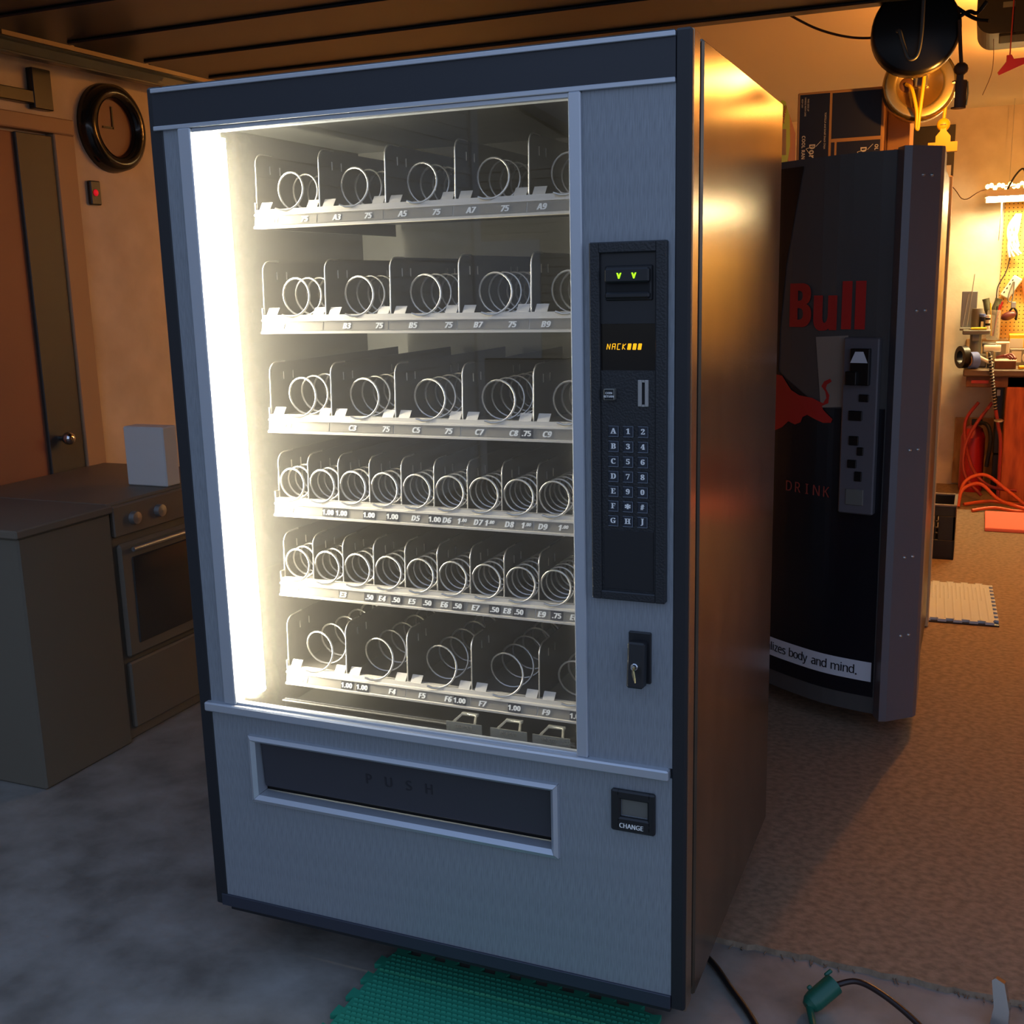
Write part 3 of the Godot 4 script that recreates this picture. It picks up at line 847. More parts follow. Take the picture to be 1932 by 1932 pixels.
func on_front(s: float, y: float, off := 0.0) -> Transform3D:
	# a place on the bowed front, s metres along it from (0.66, -2.06); +z points out of the front
	var left: float = s + plan[0].distance_to(plan[1])
	for i in plan.size() - 1:
		var a: Vector2 = plan[i]
		var b: Vector2 = plan[i + 1]
		var l := a.distance_to(b)
		if left <= l or i == plan.size() - 2:
			var e := (b - a) / l
			var p: Vector2 = a + e * left
			var out := Vector3(-e.y, 0, e.x)
			return Transform3D(Basis(Vector3(e.x, 0, e.y), Vector3.UP, out), Vector3(p.x, y, p.y) + out * off)
		left -= l
	return Transform3D()

func bowed(poly: Array, off: float) -> Shape:
	# a thin print or sheet laid on the bowed front: outline in (s, y), cut along s so that it follows the bow
	var s := Shape.new()
	var pl := PackedVector2Array(poly)
	var lo := 9.0
	var hi := -9.0
	for p in pl:
		lo = minf(lo, p.x); hi = maxf(hi, p.x)
	var x := lo
	while x < hi - 1e-5:
		var x2 := minf(x + 0.02, hi)
		for piece in Geometry2D.intersect_polygons(pl, PackedVector2Array([Vector2(x, -1), Vector2(x2, -1), Vector2(x2, 3), Vector2(x, 3)])):
			var ids := Geometry2D.triangulate_polygon(piece)
			for i in range(0, ids.size(), 3):
				var q := []
				var nn := Vector3.ZERO
				for k in 3:
					var f := on_front(piece[ids[i + k]].x, piece[ids[i + k]].y, off)
					q.append(f.origin)
					nn += f.basis.z
				s.tri(q[0], q[1], q[2], nn.normalized())
		x = x2
	return s

func R(x0: float, y0: float, x1: float, y1: float) -> Array:
	return [Vector2(x0, y0), Vector2(x1, y0), Vector2(x1, y1), Vector2(x0, y1)]

func build_drink_machine() -> void:
	var t := thing("drink_vending_machine", "bow-fronted energy drink vending machine with red bull emblem and grey edge", "vending machine", Vector3(1.0, 0, -2.2))
	# bowed door: outline in plan, pulled up
	var outline := PackedVector2Array()
	for p in plan: outline.append(Vector2(p.x, -p.y))
	outline.append(Vector2(1.252, 1.70))
	outline.append(Vector2(1.25, 2.05))
	outline.append(Vector2(0.56, 2.2))
	var up := Transform3D(Basis(Vector3(1, 0, 0), Vector3(0, 0, -1), Vector3(0, 1, 0)), Vector3.ZERO)
	part(t, "bowed_door", Shape.new().at(up).prism(outline, 0.08, 1.795), mats.machine_silver)
	# grey corner column
	var column := PackedVector2Array([Vector2(1.243, 1.694), Vector2(1.264, 1.648), Vector2(1.285, 1.655), Vector2(1.36, 1.722), Vector2(1.368, 1.737), Vector2(1.364, 2.0), Vector2(1.25, 2.05)])
	var cn := part(t, "corner_column", Shape.new().at(up).prism(column, 0.075, 1.80), mats.machine_grey, Vector3.ZERO, "scuffed grey corner column")
	for y in [1.72, 1.34, 0.93, 0.6, 0.35]:
		for k in 2:
			var b := Shape.new()
			var p := Vector2(1.315, -1.682).lerp(Vector2(1.337, -1.7015), k)
			b.xf = Transform3D(Basis(Vector3.UP, 0.733) * Basis(Vector3.RIGHT, PI / 2), Vector3(p.x, y, p.y))
			b.lathe([Vector2(0, 0.005), Vector2(0.004, 0.0035), Vector2(0.006, 0)], 10, true)
			part(cn, "rivet", b, mats.steel)
	part(t, "cabinet", Shape.new().box(Vector3(0.5, 0.08, -2.75), Vector3(1.352, 1.79, -2.05), 0.006), mats.machine_black)
	for lx in [0.58, 1.28]:
		for lz in [-2.1, -2.68]:
			part(t, "leg", Shape.new().box(Vector3(lx - 0.02, 0.01, lz - 0.02), Vector3(lx + 0.02, 0.08, lz + 0.02), 0.003), mats.machine_black)
	# the printed front
	part(t, "dark_side_print", bowed([Vector2(0.0, 1.774), Vector2(0.398, 1.774), Vector2(0.336, 1.481), Vector2(0.316, 1.28), Vector2(0.3136, 1.147), Vector2(0.0, 1.147)], 0.002), mats.machine_black)
	part(t, "navy_print", bowed([Vector2(0.0, 1.147), Vector2(0.3136, 1.147), Vector2(0.4915, 1.044), Vector2(0.697, 1.05), Vector2(0.697, 0.135), Vector2(0.0, 0.135)], 0.002), mats.machine_navy)
	part(t, "pale_print", bowed([Vector2(0.465, 1.2614), Vector2(0.577, 1.268), Vector2(0.5736, 1.0514), Vector2(0.4915, 1.0446)], 0.003), paint("muted_print", col(150, 136, 122), 0.5))  # plain print in one muted tan
	part(t, "bull_print", bowed([Vector2(0.24, 1.15), Vector2(0.2997, 1.1379), Vector2(0.3326, 1.1347), Vector2(0.3733, 1.0915), Vector2(0.4078, 1.077), Vector2(0.4603, 1.0723), Vector2(0.4868, 1.0625), Vector2(0.5009, 1.0585), Vector2(0.512, 1.0759), Vector2(0.5073, 1.0952), Vector2(0.4928, 1.1108), Vector2(0.5021, 1.1264), Vector2(0.5234, 1.1356), Vector2(0.5295, 1.1274), Vector2(0.5123, 1.1167), Vector2(0.5089, 1.105), Vector2(0.5225, 1.0845), Vector2(0.5196, 1.0597), Vector2(0.4972, 1.05), Vector2(0.5017, 1.0387), Vector2(0.516, 1.0266), Vector2(0.5356, 1.0116), Vector2(0.5308, 0.9997), Vector2(0.5033, 0.9974), Vector2(0.4729, 1.0065), Vector2(0.442, 1.0175), Vector2(0.4239, 1.0093), Vector2(0.4157, 0.9916), Vector2(0.3934, 0.9827), Vector2(0.3656, 0.9904), Vector2(0.3385, 0.9689), Vector2(0.3012, 0.953), Vector2(0.24, 0.94)], 0.0045), mats.logo_red, Vector3.ZERO, "red silhouette of a charging bull")
	var word := Shape.new()
	var places := [[0.402, "B", 0.131], [0.497, "u", 0.131], [0.5691, "l", 0.131], [0.6108, "l", 0.131]]
	for p in places:
		var f := on_front(p[0], 1.3575 if p[1] != "u" else 1.334, 0.004)
		letters(word, p[1], p[2], f, font_sans, 0.001, 0.0, 0.85, 0.03)
	part(t, "red_lettering", word, mats.logo_red)
	var drink := Shape.new()
	for k in 5: letters(drink, "DRINK"[k], 0.033, on_front(0.375 + k * 0.037, 0.781, 0.004), font_mono, 0.001)
	part(t, "drink_lettering", drink, paint("dull_red", col(150, 60, 50), 0.5))
	part(t, "slogan_band", bowed(R(0.0, 0.186, 0.69, 0.250), 0.004), mats.label_white)
	var slog := Shape.new()
	var phrase := "vitalizes body and mind."
	var at_s := 0.648
	for k in range(phrase.length() - 1, -1, -1):
		var ch := phrase[k]
		var wide := {"i": 0.009, "l": 0.009, "t": 0.012, "m": 0.03, ".": 0.010, " ": 0.014, "z": 0.017, "s": 0.016}
		var w: float = wide.get(ch, 0.0195)
		at_s -= w
		if ch != " " and at_s > 0.24:
			var dy := 0.0
			if ch in ["d", "b", "l", "i", "t"]: dy = 0.0045
			elif ch == "y": dy = -0.0045
			elif ch == ".": dy = -0.011
			letters(slog, ch, 0.0285, on_front(at_s + w / 2.0, 0.216 + dy, 0.0055), font_mono, 0.0006)
	part(t, "slogan_lettering", slog, mats.machine_navy)
	# coin panel
	var cp := Shape.new()
	var f0 := on_front(0.627, 0.995, 0.0)
	cp.xf = f0
	cp.box(Vector3(-0.0535, -0.268, 0.0), Vector3(0.0535, 0.268, 0.03), 0.004)
	var panel := part(t, "coin_panel", cp, mats.machine_grey, Vector3.ZERO, "grey coin and selection panel")
	var bits := [["bill_acceptor", -0.026, 0.128, 0.032, 0.237, 0.05, "machine_black"], ["acceptor_mouth", -0.034, 0.13, 0.0, 0.17, 0.066, "machine_black"], ["coin_plate", 0.0, 0.078, 0.03, 0.1, 0.036, "machine_black"], ["select_button", -0.03, 0.02, 0.012, 0.05, 0.036, "machine_black"], ["select_button", -0.026, -0.055, 0.004, -0.027, 0.036, "machine_black"], ["select_button", 0.0, -0.085, 0.02, -0.06, 0.036, "machine_black"], ["select_button", -0.028, -0.125, 0.0, -0.1, 0.036, "machine_black"], ["select_button", -0.005, -0.165, 0.018, -0.135, 0.036, "machine_black"], ["coin_cup", -0.03, -0.24, 0.025, -0.19, 0.034, "tool_grey"]]
	for b in bits:
		var s := Shape.new()
		s.xf = f0
		s.box(Vector3(b[1], b[2], 0.028), Vector3(b[3], b[4], b[5]), 0.002)
		var o := part(panel, b[0], s, mats[b[6]])
	var sticker := Shape.new()
	sticker.xf = f0
	sticker.prism(PackedVector2Array([Vector2(-0.024, 0.195), Vector2(0.028, 0.195), Vector2(0.014, 0.228), Vector2(-0.01, 0.228)]), 0.0495, 0.0512)
	part(panel, "arrow_sticker", sticker, mats.label_white)
	# things standing on it
	var bx := thing("snack_carton", "dark blue snack carton standing on end on the drink machine", "box", Vector3(0.9921, 1.8000, -2.4700))
	part(bx, "carton", Shape.new().box(Vector3(0.8460, 1.8000, -2.6200), Vector3(1.1394, 2.0783, -2.4200), 0.003), mats.cardboard)
	var pr := Shape.new()
	pr.box(Vector3(0.8557, 1.8387, -2.4210), Vector3(0.9564, 2.0710, -2.4185))
	pr.box(Vector3(0.9662, 1.9162, -2.4210), Vector3(1.1307, 2.0686, -2.4185))
	pr.box(Vector3(0.9662, 1.8024, -2.4210), Vector3(0.9770, 1.9041, -2.4185))
	pr.box(Vector3(0.9856, 1.8024, -2.4210), Vector3(1.1307, 1.9041, -2.4185))
	part(bx, "dark_print", pr, mats.navy_print)
	var lt := Shape.new()
	letters(lt, "COOL RANCH", 0.0115, T(0.8698, 1.8823, -2.4180, 0, 0, -PI / 2), font_sans)
	letters(lt, "Dori", 0.020, T(0.9012, 1.8750, -2.4180, 0, 0, -PI / 2), font_sans)
	letters(lt, "TORTILLA and Small Snack Chips", 0.006, T(0.9423, 1.9452, -2.4180, 0, 0, -PI / 2), font_mono)
	letters(lt, "OL RANC", 0.0115, T(1.1188, 1.8544, -2.4180, 0, 0, -PI / 2), font_sans)
	letters(lt, "Dori", 0.020, T(1.0766, 1.8544, -2.4180, 0, 0, -PI / 2), font_sans)
	letters(lt, "KEEP DRY", 0.005, T(0.8622, 2.0420, -2.4180, 0, 0, -PI / 2), font_mono)
	letters(lt, "HANDLE WITH CARE", 0.005, T(0.8731, 2.0299, -2.4180, 0, 0, -PI / 2), font_mono)
	letters(lt, "THIS SIDE UP", 0.005, T(0.8828, 2.0360, -2.4180, 0, 0, -PI / 2), font_mono)
	for q in [[0.901, 1.882, 0.012], [1.077, 1.86, -0.012]]:
		for e in [[-0.022, 0.006, 0.0, -0.024], [-0.022, 0.006, 0.004, 0.012], [0.012, 0.012, 0.03, 0.03]]:
			var a := Vector3(q[0] + e[0], q[1] + e[1], -2.418)
			var b := Vector3(q[0] + e[2], q[1] + e[3], -2.418)
			lt.tube([a, b], 0.0012, 4)
	part(bx, "lettering", lt, mats.off_white)
	var cb := thing("cardboard_box", "plain brown cardboard box with a stamped ring beside the dark snack carton", "box", Vector3(1.1762, 1.8000, -2.6200))
	part(cb, "carton", Shape.new().box(Vector3(1.1415, 1.8000, -2.7700), Vector3(1.2173, 2.0964, -2.5550), 0.003), mats.cardboard)
	part(cb, "stamp", Shape.new().tube(ring_points(Vector3(1.1762, 1.8605, -2.5545), 0.021, 24), 0.0007, 4, false), mats.brown_wood)
	part(cb, "tape", Shape.new().box(Vector3(1.1707, 2.0178, -2.5560), Vector3(1.1870, 2.0971, -2.5535)), mats.pale_wood)
	# bags leaning at the corner
	var bag := Shape.new()
	bag.xf = T(0.872, 1.80, -1.99, 0.5, -0.06, 0.0)
	bag.prism(PackedVector2Array([Vector2(-0.02, 0), Vector2(0.012, 0), Vector2(0.022, 0.06), Vector2(0.02, 0.15), Vector2(0.006, 0.195), Vector2(-0.004, 0.2), Vector2(-0.02, 0.18)]), -0.03, 0.0)
	var bt := thing("snack_packet", "lime yellow snack packet leaning against the dark carton", "packet", Vector3(0.872, 1.8, -1.99))
	part(bt, "packet", bag, mats.lime_bag)
	var code := Shape.new()
	code.xf = bag.xf
	code.box(Vector3(-0.008, 0.03, 0.0), Vector3(0.008, 0.11, 0.0012))
	part(bt, "barcode_label", code, mats.cardboard)
	var bl := Shape.new()
	bl.xf = bag.xf
	letters(bl, "JALAPENO", 0.008, T(0.002, 0.155, 0.001, 0, 0, PI / 2 - 0.2), font_sans)
	part(bt, "lettering", bl, mats.logo_red)
	var b2 := Shape.new()
	b2.xf = T(0.890, 1.80, -2.03, 0.35, -0.05, 0.0)
	b2.prism(PackedVector2Array([Vector2(-0.01, 0), Vector2(0.014, 0), Vector2(0.012, 0.1), Vector2(-0.008, 0.16)]), -0.03, 0.0)
	solo("snack_packet", "pale orange striped packet squeezed between lime packet and dark carton", "packet", b2, paint("striped_packet", col(206, 140, 84), 0.5))
	# loose panel behind
	var c := thing("loose_panel", "tall beige panel standing upright behind the drink machine", "panel", Vector3(1.05, 0, -2.92))
	part(c, "sheet", Shape.new().box(Vector3(0.75, 0.01, -2.945), Vector3(1.358, 1.806, -2.905), 0.004), mats.beige_enamel)
	part(c, "dark_gap_strip", Shape.new().box(Vector3(1.3365, 0.26, -2.906), Vector3(1.3395, 1.80, -2.902)), mats.brown_wood)  # dark gap drawn on the panel as a brown strip

func ring_points(c: Vector3, r: float, m: int) -> Array:
	var pts := []
	for k in m + 1: pts.append(c + Vector3(cos(TAU * k / m), sin(TAU * k / m), 0) * r)
	return pts

# ------------------------------------------------------------------ ceiling
func build_ceiling_things() -> void:
	# door opener with its lamp behind the housing
	var t := thing("garage_door_opener", "black ceiling-hung garage door opener with red release handle", "opener", Vector3(1.6, 2.25, -2.7))
	var body := Shape.new()
	var poly := PackedVector2Array()
	for k in 9:
		var a := PI + PI / 2 * k / 8.0
		poly.append(Vector2(1.415 + 0.055 + 0.055 * cos(a), 2.245 + 0.055 + 0.055 * sin(a)))
	poly.append(Vector2(1.80, 2.245)); poly.append(Vector2(1.82, 2.265)); poly.append(Vector2(1.82, 2.44)); poly.append(Vector2(1.415, 2.44))
	body.prism(poly, -2.92, -2.6)
	part(t, "housing", body, paint("opener_black", col(36, 33, 28), 0.4))
	part(t, "label_plate", Shape.new().box(Vector3(1.497, 2.325, -2.602), Vector3(1.535, 2.343, -2.598)), mats.tool_grey)
	part(t, "bottom_vent", Shape.new().box(Vector3(1.49, 2.238, -2.76), Vector3(1.72, 2.247, -2.62), 0.002), mats.dull_black)
	part(t, "ceiling_strap", Shape.new().box(Vector3(1.45, 2.44, -2.85), Vector3(1.48, 2.48, -2.82)), mats.galvanised)
	part(t, "ceiling_strap", Shape.new().box(Vector3(1.74, 2.44, -2.85), Vector3(1.77, 2.48, -2.82)), mats.galvanised)
	part(t, "drive_rail", Shape.new().box(Vector3(1.62, 2.38, -2.6), Vector3(1.66, 2.41, -0.46), 0.003), mats.galvanised)
	part(t, "antenna", Shape.new().tube(curve([Vector3(1.473, 2.245, -2.7), Vector3(1.476, 2.18, -2.7), Vector3(1.471, 2.125, -2.7), Vector3(1.447, 2.06, -2.7)]), 0.0012, 5), mats.brown_wood)
	part(t, "release_cord", Shape.new().tube([Vector3(1.53, 2.4, -2.59), Vector3(1.528, 2.17, -2.59)], 0.0024, 6), mats.red_rubber)
	var grip := Shape.new()
	grip.xf = T(1.528, 2.138, -2.59, 0.15, 0.12, 0.1)
	grip.prism(PackedVector2Array([Vector2(-0.038, -0.020), Vector2(-0.034, -0.029), Vector2(0.066, 0.0), Vector2(0.066, 0.014), Vector2(0.014, 0.016), Vector2(0.007, 0.031), Vector2(-0.007, 0.031), Vector2(-0.009, 0.011)]), -0.007, 0.007)
	part(t, "release_handle", grip, mats.red_plastic, Vector3.ZERO, "red plastic emergency release handle")
	var bulb := Vector3(1.60, 2.315, -3.04)
	part(t, "lamp_socket", Shape.new().box(Vector3(1.58, 2.295, -3.0), Vector3(1.62, 2.335, -2.92), 0.003), mats.off_white)
	part(t, "lamp_bulb", Shape.new().ellipsoid(bulb, Vector3(0.03, 0.03, 0.042), 14), glow("bulb_glow", Color(1.0, 0.62, 0.25), 14.0))
	var o := OmniLight3D.new()
	o.name = "opener_lamp_light"
	o.light_color = Color(1.0, 0.61, 0.25)
	o.light_energy = 0.7
	o.light_size = 0.03
	o.omni_range = 12.0
	o.omni_attenuation = 2.0
	o.shadow_enabled = true
	t.add_child(o)
	o.position = bulb - origin_of[t]
	# bare bulb in a porcelain holder on the ceiling further back
	var cl := thing("ceiling_lamp", "bare glowing bulb in a white porcelain holder on the garage ceiling", "lamp", Vector3(1.8, 2.48, -4.0))
	var lh := Shape.new()
	lh.xf = T(1.8, 2.48, -4.0)
	lh.lathe([Vector2(0, -0.035), Vector2(0.02, -0.035), Vector2(0.025, -0.015), Vector2(0.055, -0.008), Vector2(0.055, 0.0), Vector2(0, 0.0)], 20)
	part(cl, "lamp_holder", lh, mats.off_white)
	part(cl, "lamp_bulb", Shape.new().ellipsoid(Vector3(1.8, 2.405, -4.0), Vector3(0.032, 0.042, 0.032), 14), glow("ceiling_glow", Color(1.0, 0.64, 0.27), 45.0))
	var co := OmniLight3D.new()
	co.name = "ceiling_lamp_light"
	co.light_color = Color(1.0, 0.63, 0.27)
	co.light_energy = 1.6
	co.light_size = 0.032
	co.omni_range = 12.0
	co.omni_attenuation = 2.0
	co.shadow_enabled = true
	cl.add_child(co)
	co.position = Vector3(1.8, 2.405, -4.0) - origin_of[cl]
	# two retractable cord reels
	reel("black round cord reel with grey cord hung beside the opener", Vector3(1.25, 2.185, -2.1), 0.133, mats.machine_black, mats.tool_grey, true)
	reel("brassy round cord reel with yellow cord hung behind the black one", Vector3(1.254, 2.062, -2.35), 0.118, mats.brass, mats.yellow_plastic, false)
	# hooded hand lamp hanging from the black reel, its open side turned to the brassy reel
	var w := thing("work_lamp", "brown hooded hand lamp hanging on its cord from the black reel", "lamp", Vector3(1.39, 2.0, -2.08))
	part(w, "hanging_cord", Shape.new().tube(curve([Vector3(1.376, 2.2, -2.08), Vector3(1.384, 2.11, -2.08), Vector3(1.388, 2.075, -2.08)]), 0.006, 6), mats.brown_wood)
	part(w, "stop_ball", Shape.new().ellipsoid(Vector3(1.388, 2.058, -2.08), Vector3(0.022, 0.02, 0.022), 12), mats.brown_wood)
	part(w, "handle", Shape.new().box(Vector3(1.376, 2.02, -2.09), Vector3(1.397, 2.042, -2.07), 0.003), mats.brown_wood)
	var hood := Shape.new()
	for k in 10:
		var a0 := -0.75 + 2.9 * k / 10.0
		var a1 := -0.75 + 2.9 * (k + 1) / 10.0
		for rr in [0.022, 0.020]:
			var p0 := Vector3(1.386 + rr * cos(a0), 0, -2.085 + rr * sin(a0))
			var p1 := Vector3(1.386 + rr * cos(a1), 0, -2.085 + rr * sin(a1))
			hood.flat_quad(p0 + Vector3(0, 1.945, 0), p1 + Vector3(0, 1.945, 0), p1 + Vector3(0, 2.022, 0), p0 + Vector3(0, 2.022, 0), (p0 - Vector3(1.386, 0, -2.085)) * (1.0 if rr > 0.021 else -1.0))
	hood.at(T(1.386, 0, -2.085)).lathe([Vector2(0, 2.026), Vector2(0.022, 2.024), Vector2(0.022, 2.020), Vector2(0, 2.020)], 16)
	hood.lathe([Vector2(0, 1.947), Vector2(0.022, 1.947), Vector2(0.022, 1.943), Vector2(0, 1.943)], 16)
	part(w, "hood", hood, mats.brown_wood)
	var wb := Vector3(1.383, 1.985, -2.088)
	part(w, "lamp_bulb", Shape.new().ellipsoid(wb, Vector3(0.011, 0.022, 0.011), 10), glow("work_glow", Color(1.0, 0.68, 0.28), 20.0))
	part(w, "clip", Shape.new().tube([Vector3(1.409, 2.02, -2.08), Vector3(1.412, 1.985, -2.08), Vector3(1.409, 1.95, -2.08)], 0.0025, 6), mats.brass)
	var wl := OmniLight3D.new()
	wl.name = "work_lamp_light"
	wl.light_color = Color(1.0, 0.66, 0.28)
	wl.light_energy = 0.16
	wl.light_size = 0.01
	wl.omni_range = 8.0
	wl.omni_attenuation = 2.0
	wl.shadow_enabled = true
	w.add_child(wl)
	wl.position = wb - origin_of[w]
	# yellow triple tap
	var y := thing("triple_tap", "yellow three-way outlet block hanging on a yellow cord", "outlet", Vector3(1.338, 1.86, -2.35))
	part(y, "hanging_cord", Shape.new().tube(curve([Vector3(1.345, 2.04, -2.35), Vector3(1.34, 1.99, -2.35), Vector3(1.336, 1.945, -2.35)]), 0.006, 6), mats.yellow_plastic)
	var ball := Shape.new()
	ball.xf = T(1.336, 1.928, -2.345)
	ball.ellipsoid(Vector3.ZERO, Vector3(0.0215, 0.0215, 0.015), 16)
	part(y, "stop_ball", ball, mats.yellow_plastic)
	part(y, "stop_ball_seam", Shape.new().box(Vector3(1.327, 1.9265, -2.3315), Vector3(1.345, 1.9283, -2.3285)), mats.machine_black)
	var tap := Shape.new()
	tap.xf = T(1.337, 1.868, -2.35)
	tap.prism(PackedVector2Array([Vector2(-0.046, -0.027), Vector2(0.046, -0.027), Vector2(0.046, 0.004), Vector2(0.023, 0.004), Vector2(0.023, 0.023), Vector2(0.010, 0.039), Vector2(0.008, 0.055), Vector2(-0.008, 0.055), Vector2(-0.010, 0.039), Vector2(-0.023, 0.023), Vector2(-0.023, 0.004), Vector2(-0.046, 0.004)]), -0.016, 0.016)
	part(y, "outlet_block", tap, mats.yellow_plastic)
	# loose wire sagging under the ceiling
	solo("ceiling_wire", "thin brown wire sagging under the ceiling to the black reel", "wire", Shape.new().tube(curve([Vector3(0.83, 2.30, -2.16), Vector3(0.93, 2.24, -2.16), Vector3(1.02, 2.205, -2.16), Vector3(1.1, 2.19, -2.16), Vector3(1.2, 2.19, -2.16)]), 0.004, 6), mats.brown_wood)

func reel(label: String, c: Vector3, r: float, face: Material, cord: Material, dark: bool) -> void:
	var t := thing("cord_reel", label, "cord reel", c, "retractable cord reels")
	var s := Shape.new()
	s.xf = Transform3D(Basis(Vector3.UP, 0.12) * Basis(Vector3.RIGHT, PI / 2), c)
	if dark:
		s.lathe([Vector2(0, 0.03), Vector2(r * 0.9, 0.03), Vector2(r * 0.97, 0.024), Vector2(r, 0.012), Vector2(r, -0.045), Vector2(r * 0.97, -0.05), Vector2(0, -0.05)], 40, true)
	else:
		s.lathe([Vector2(0, 0.012), Vector2(r * 0.62, 0.014), Vector2(r * 0.66, 0.02), Vector2(r * 0.7, 0.018), Vector2(r * 0.88, 0.034), Vector2(r * 0.96, 0.028), Vector2(r, 0.012), Vector2(r, -0.045), Vector2(r * 0.95, -0.055), Vector2(0, -0.055)], 40, true)
	part(t, "drum", s, face)
	part(t, "hanger", Shape.new().box(c + Vector3(-0.02, r - 0.01, -0.02), Vector3(c.x + 0.02, 2.48, c.z + 0.0), 0.003), mats.galvanised)
	if dark:
		part(t, "loose_cord", Shape.new().tube(curve([c + Vector3(-0.055, -0.002, 0.03), c + Vector3(-0.045, -0.004, 0.045), c + Vector3(-0.033, -0.04, 0.05), c + Vector3(-0.014, -0.086, 0.05), c + Vector3(0.01, -0.08, 0.05), c + Vector3(0.02, -0.02, 0.05), c + Vector3(0.022, 0.1, 0.05), c + Vector3(0.024, 0.2, 0.03)]), 0.006, 8), cord)
		part(t, "power_lead", Shape.new().tube(curve([c + Vector3(0.11, 0.02, 0.0), c + Vector3(0.15, 0.04, 0.0), c + Vector3(0.175, 0.03, 0.02), c + Vector3(0.2, 0.055, 0.04)]), 0.006, 6), mats.black_rubber)
		part(t, "power_lead", Shape.new().tube(curve([c + Vector3(0.11, 0.06, 0.0), c + Vector3(0.15, 0.03, 0.0), c + Vector3(0.18, 0.01, 0.02), c + Vector3(0.21, 0.0, 0.04)]), 0.006, 6), mats.black_rubber)
	else:
		var hub := Shape.new()
		hub.xf = Transform3D(s.xf.basis, c + Vector3(-0.04, 0.0, 0.012))
		hub.lathe([Vector2(0, 0.012), Vector2(0.018, 0.012), Vector2(0.026, 0.004), Vector2(0.028, 0)], 20, true)
		part(t, "hub", hub, mats.brown_wood)
		part(t, "mount_bracket", Shape.new().box(c + Vector3(-0.014, -0.01, 0.012), c + Vector3(0.026, 0.12, 0.03), 0.004), mats.steel)
		part(t, "loose_cord", Shape.new().tube(curve([c + Vector3(-0.04, 0.0, 0.03), c + Vector3(-0.02, -0.02, 0.05), c + Vector3(-0.002, -0.09, 0.055), c + Vector3(0.0, -0.14, 0.055), c + Vector3(0.005, -0.145, 0.055), c + Vector3(0.008, -0.1, 0.055), c + Vector3(0.016, 0.0, 0.055), c + Vector3(0.022, 0.14, 0.05)]), 0.006, 8), cord)

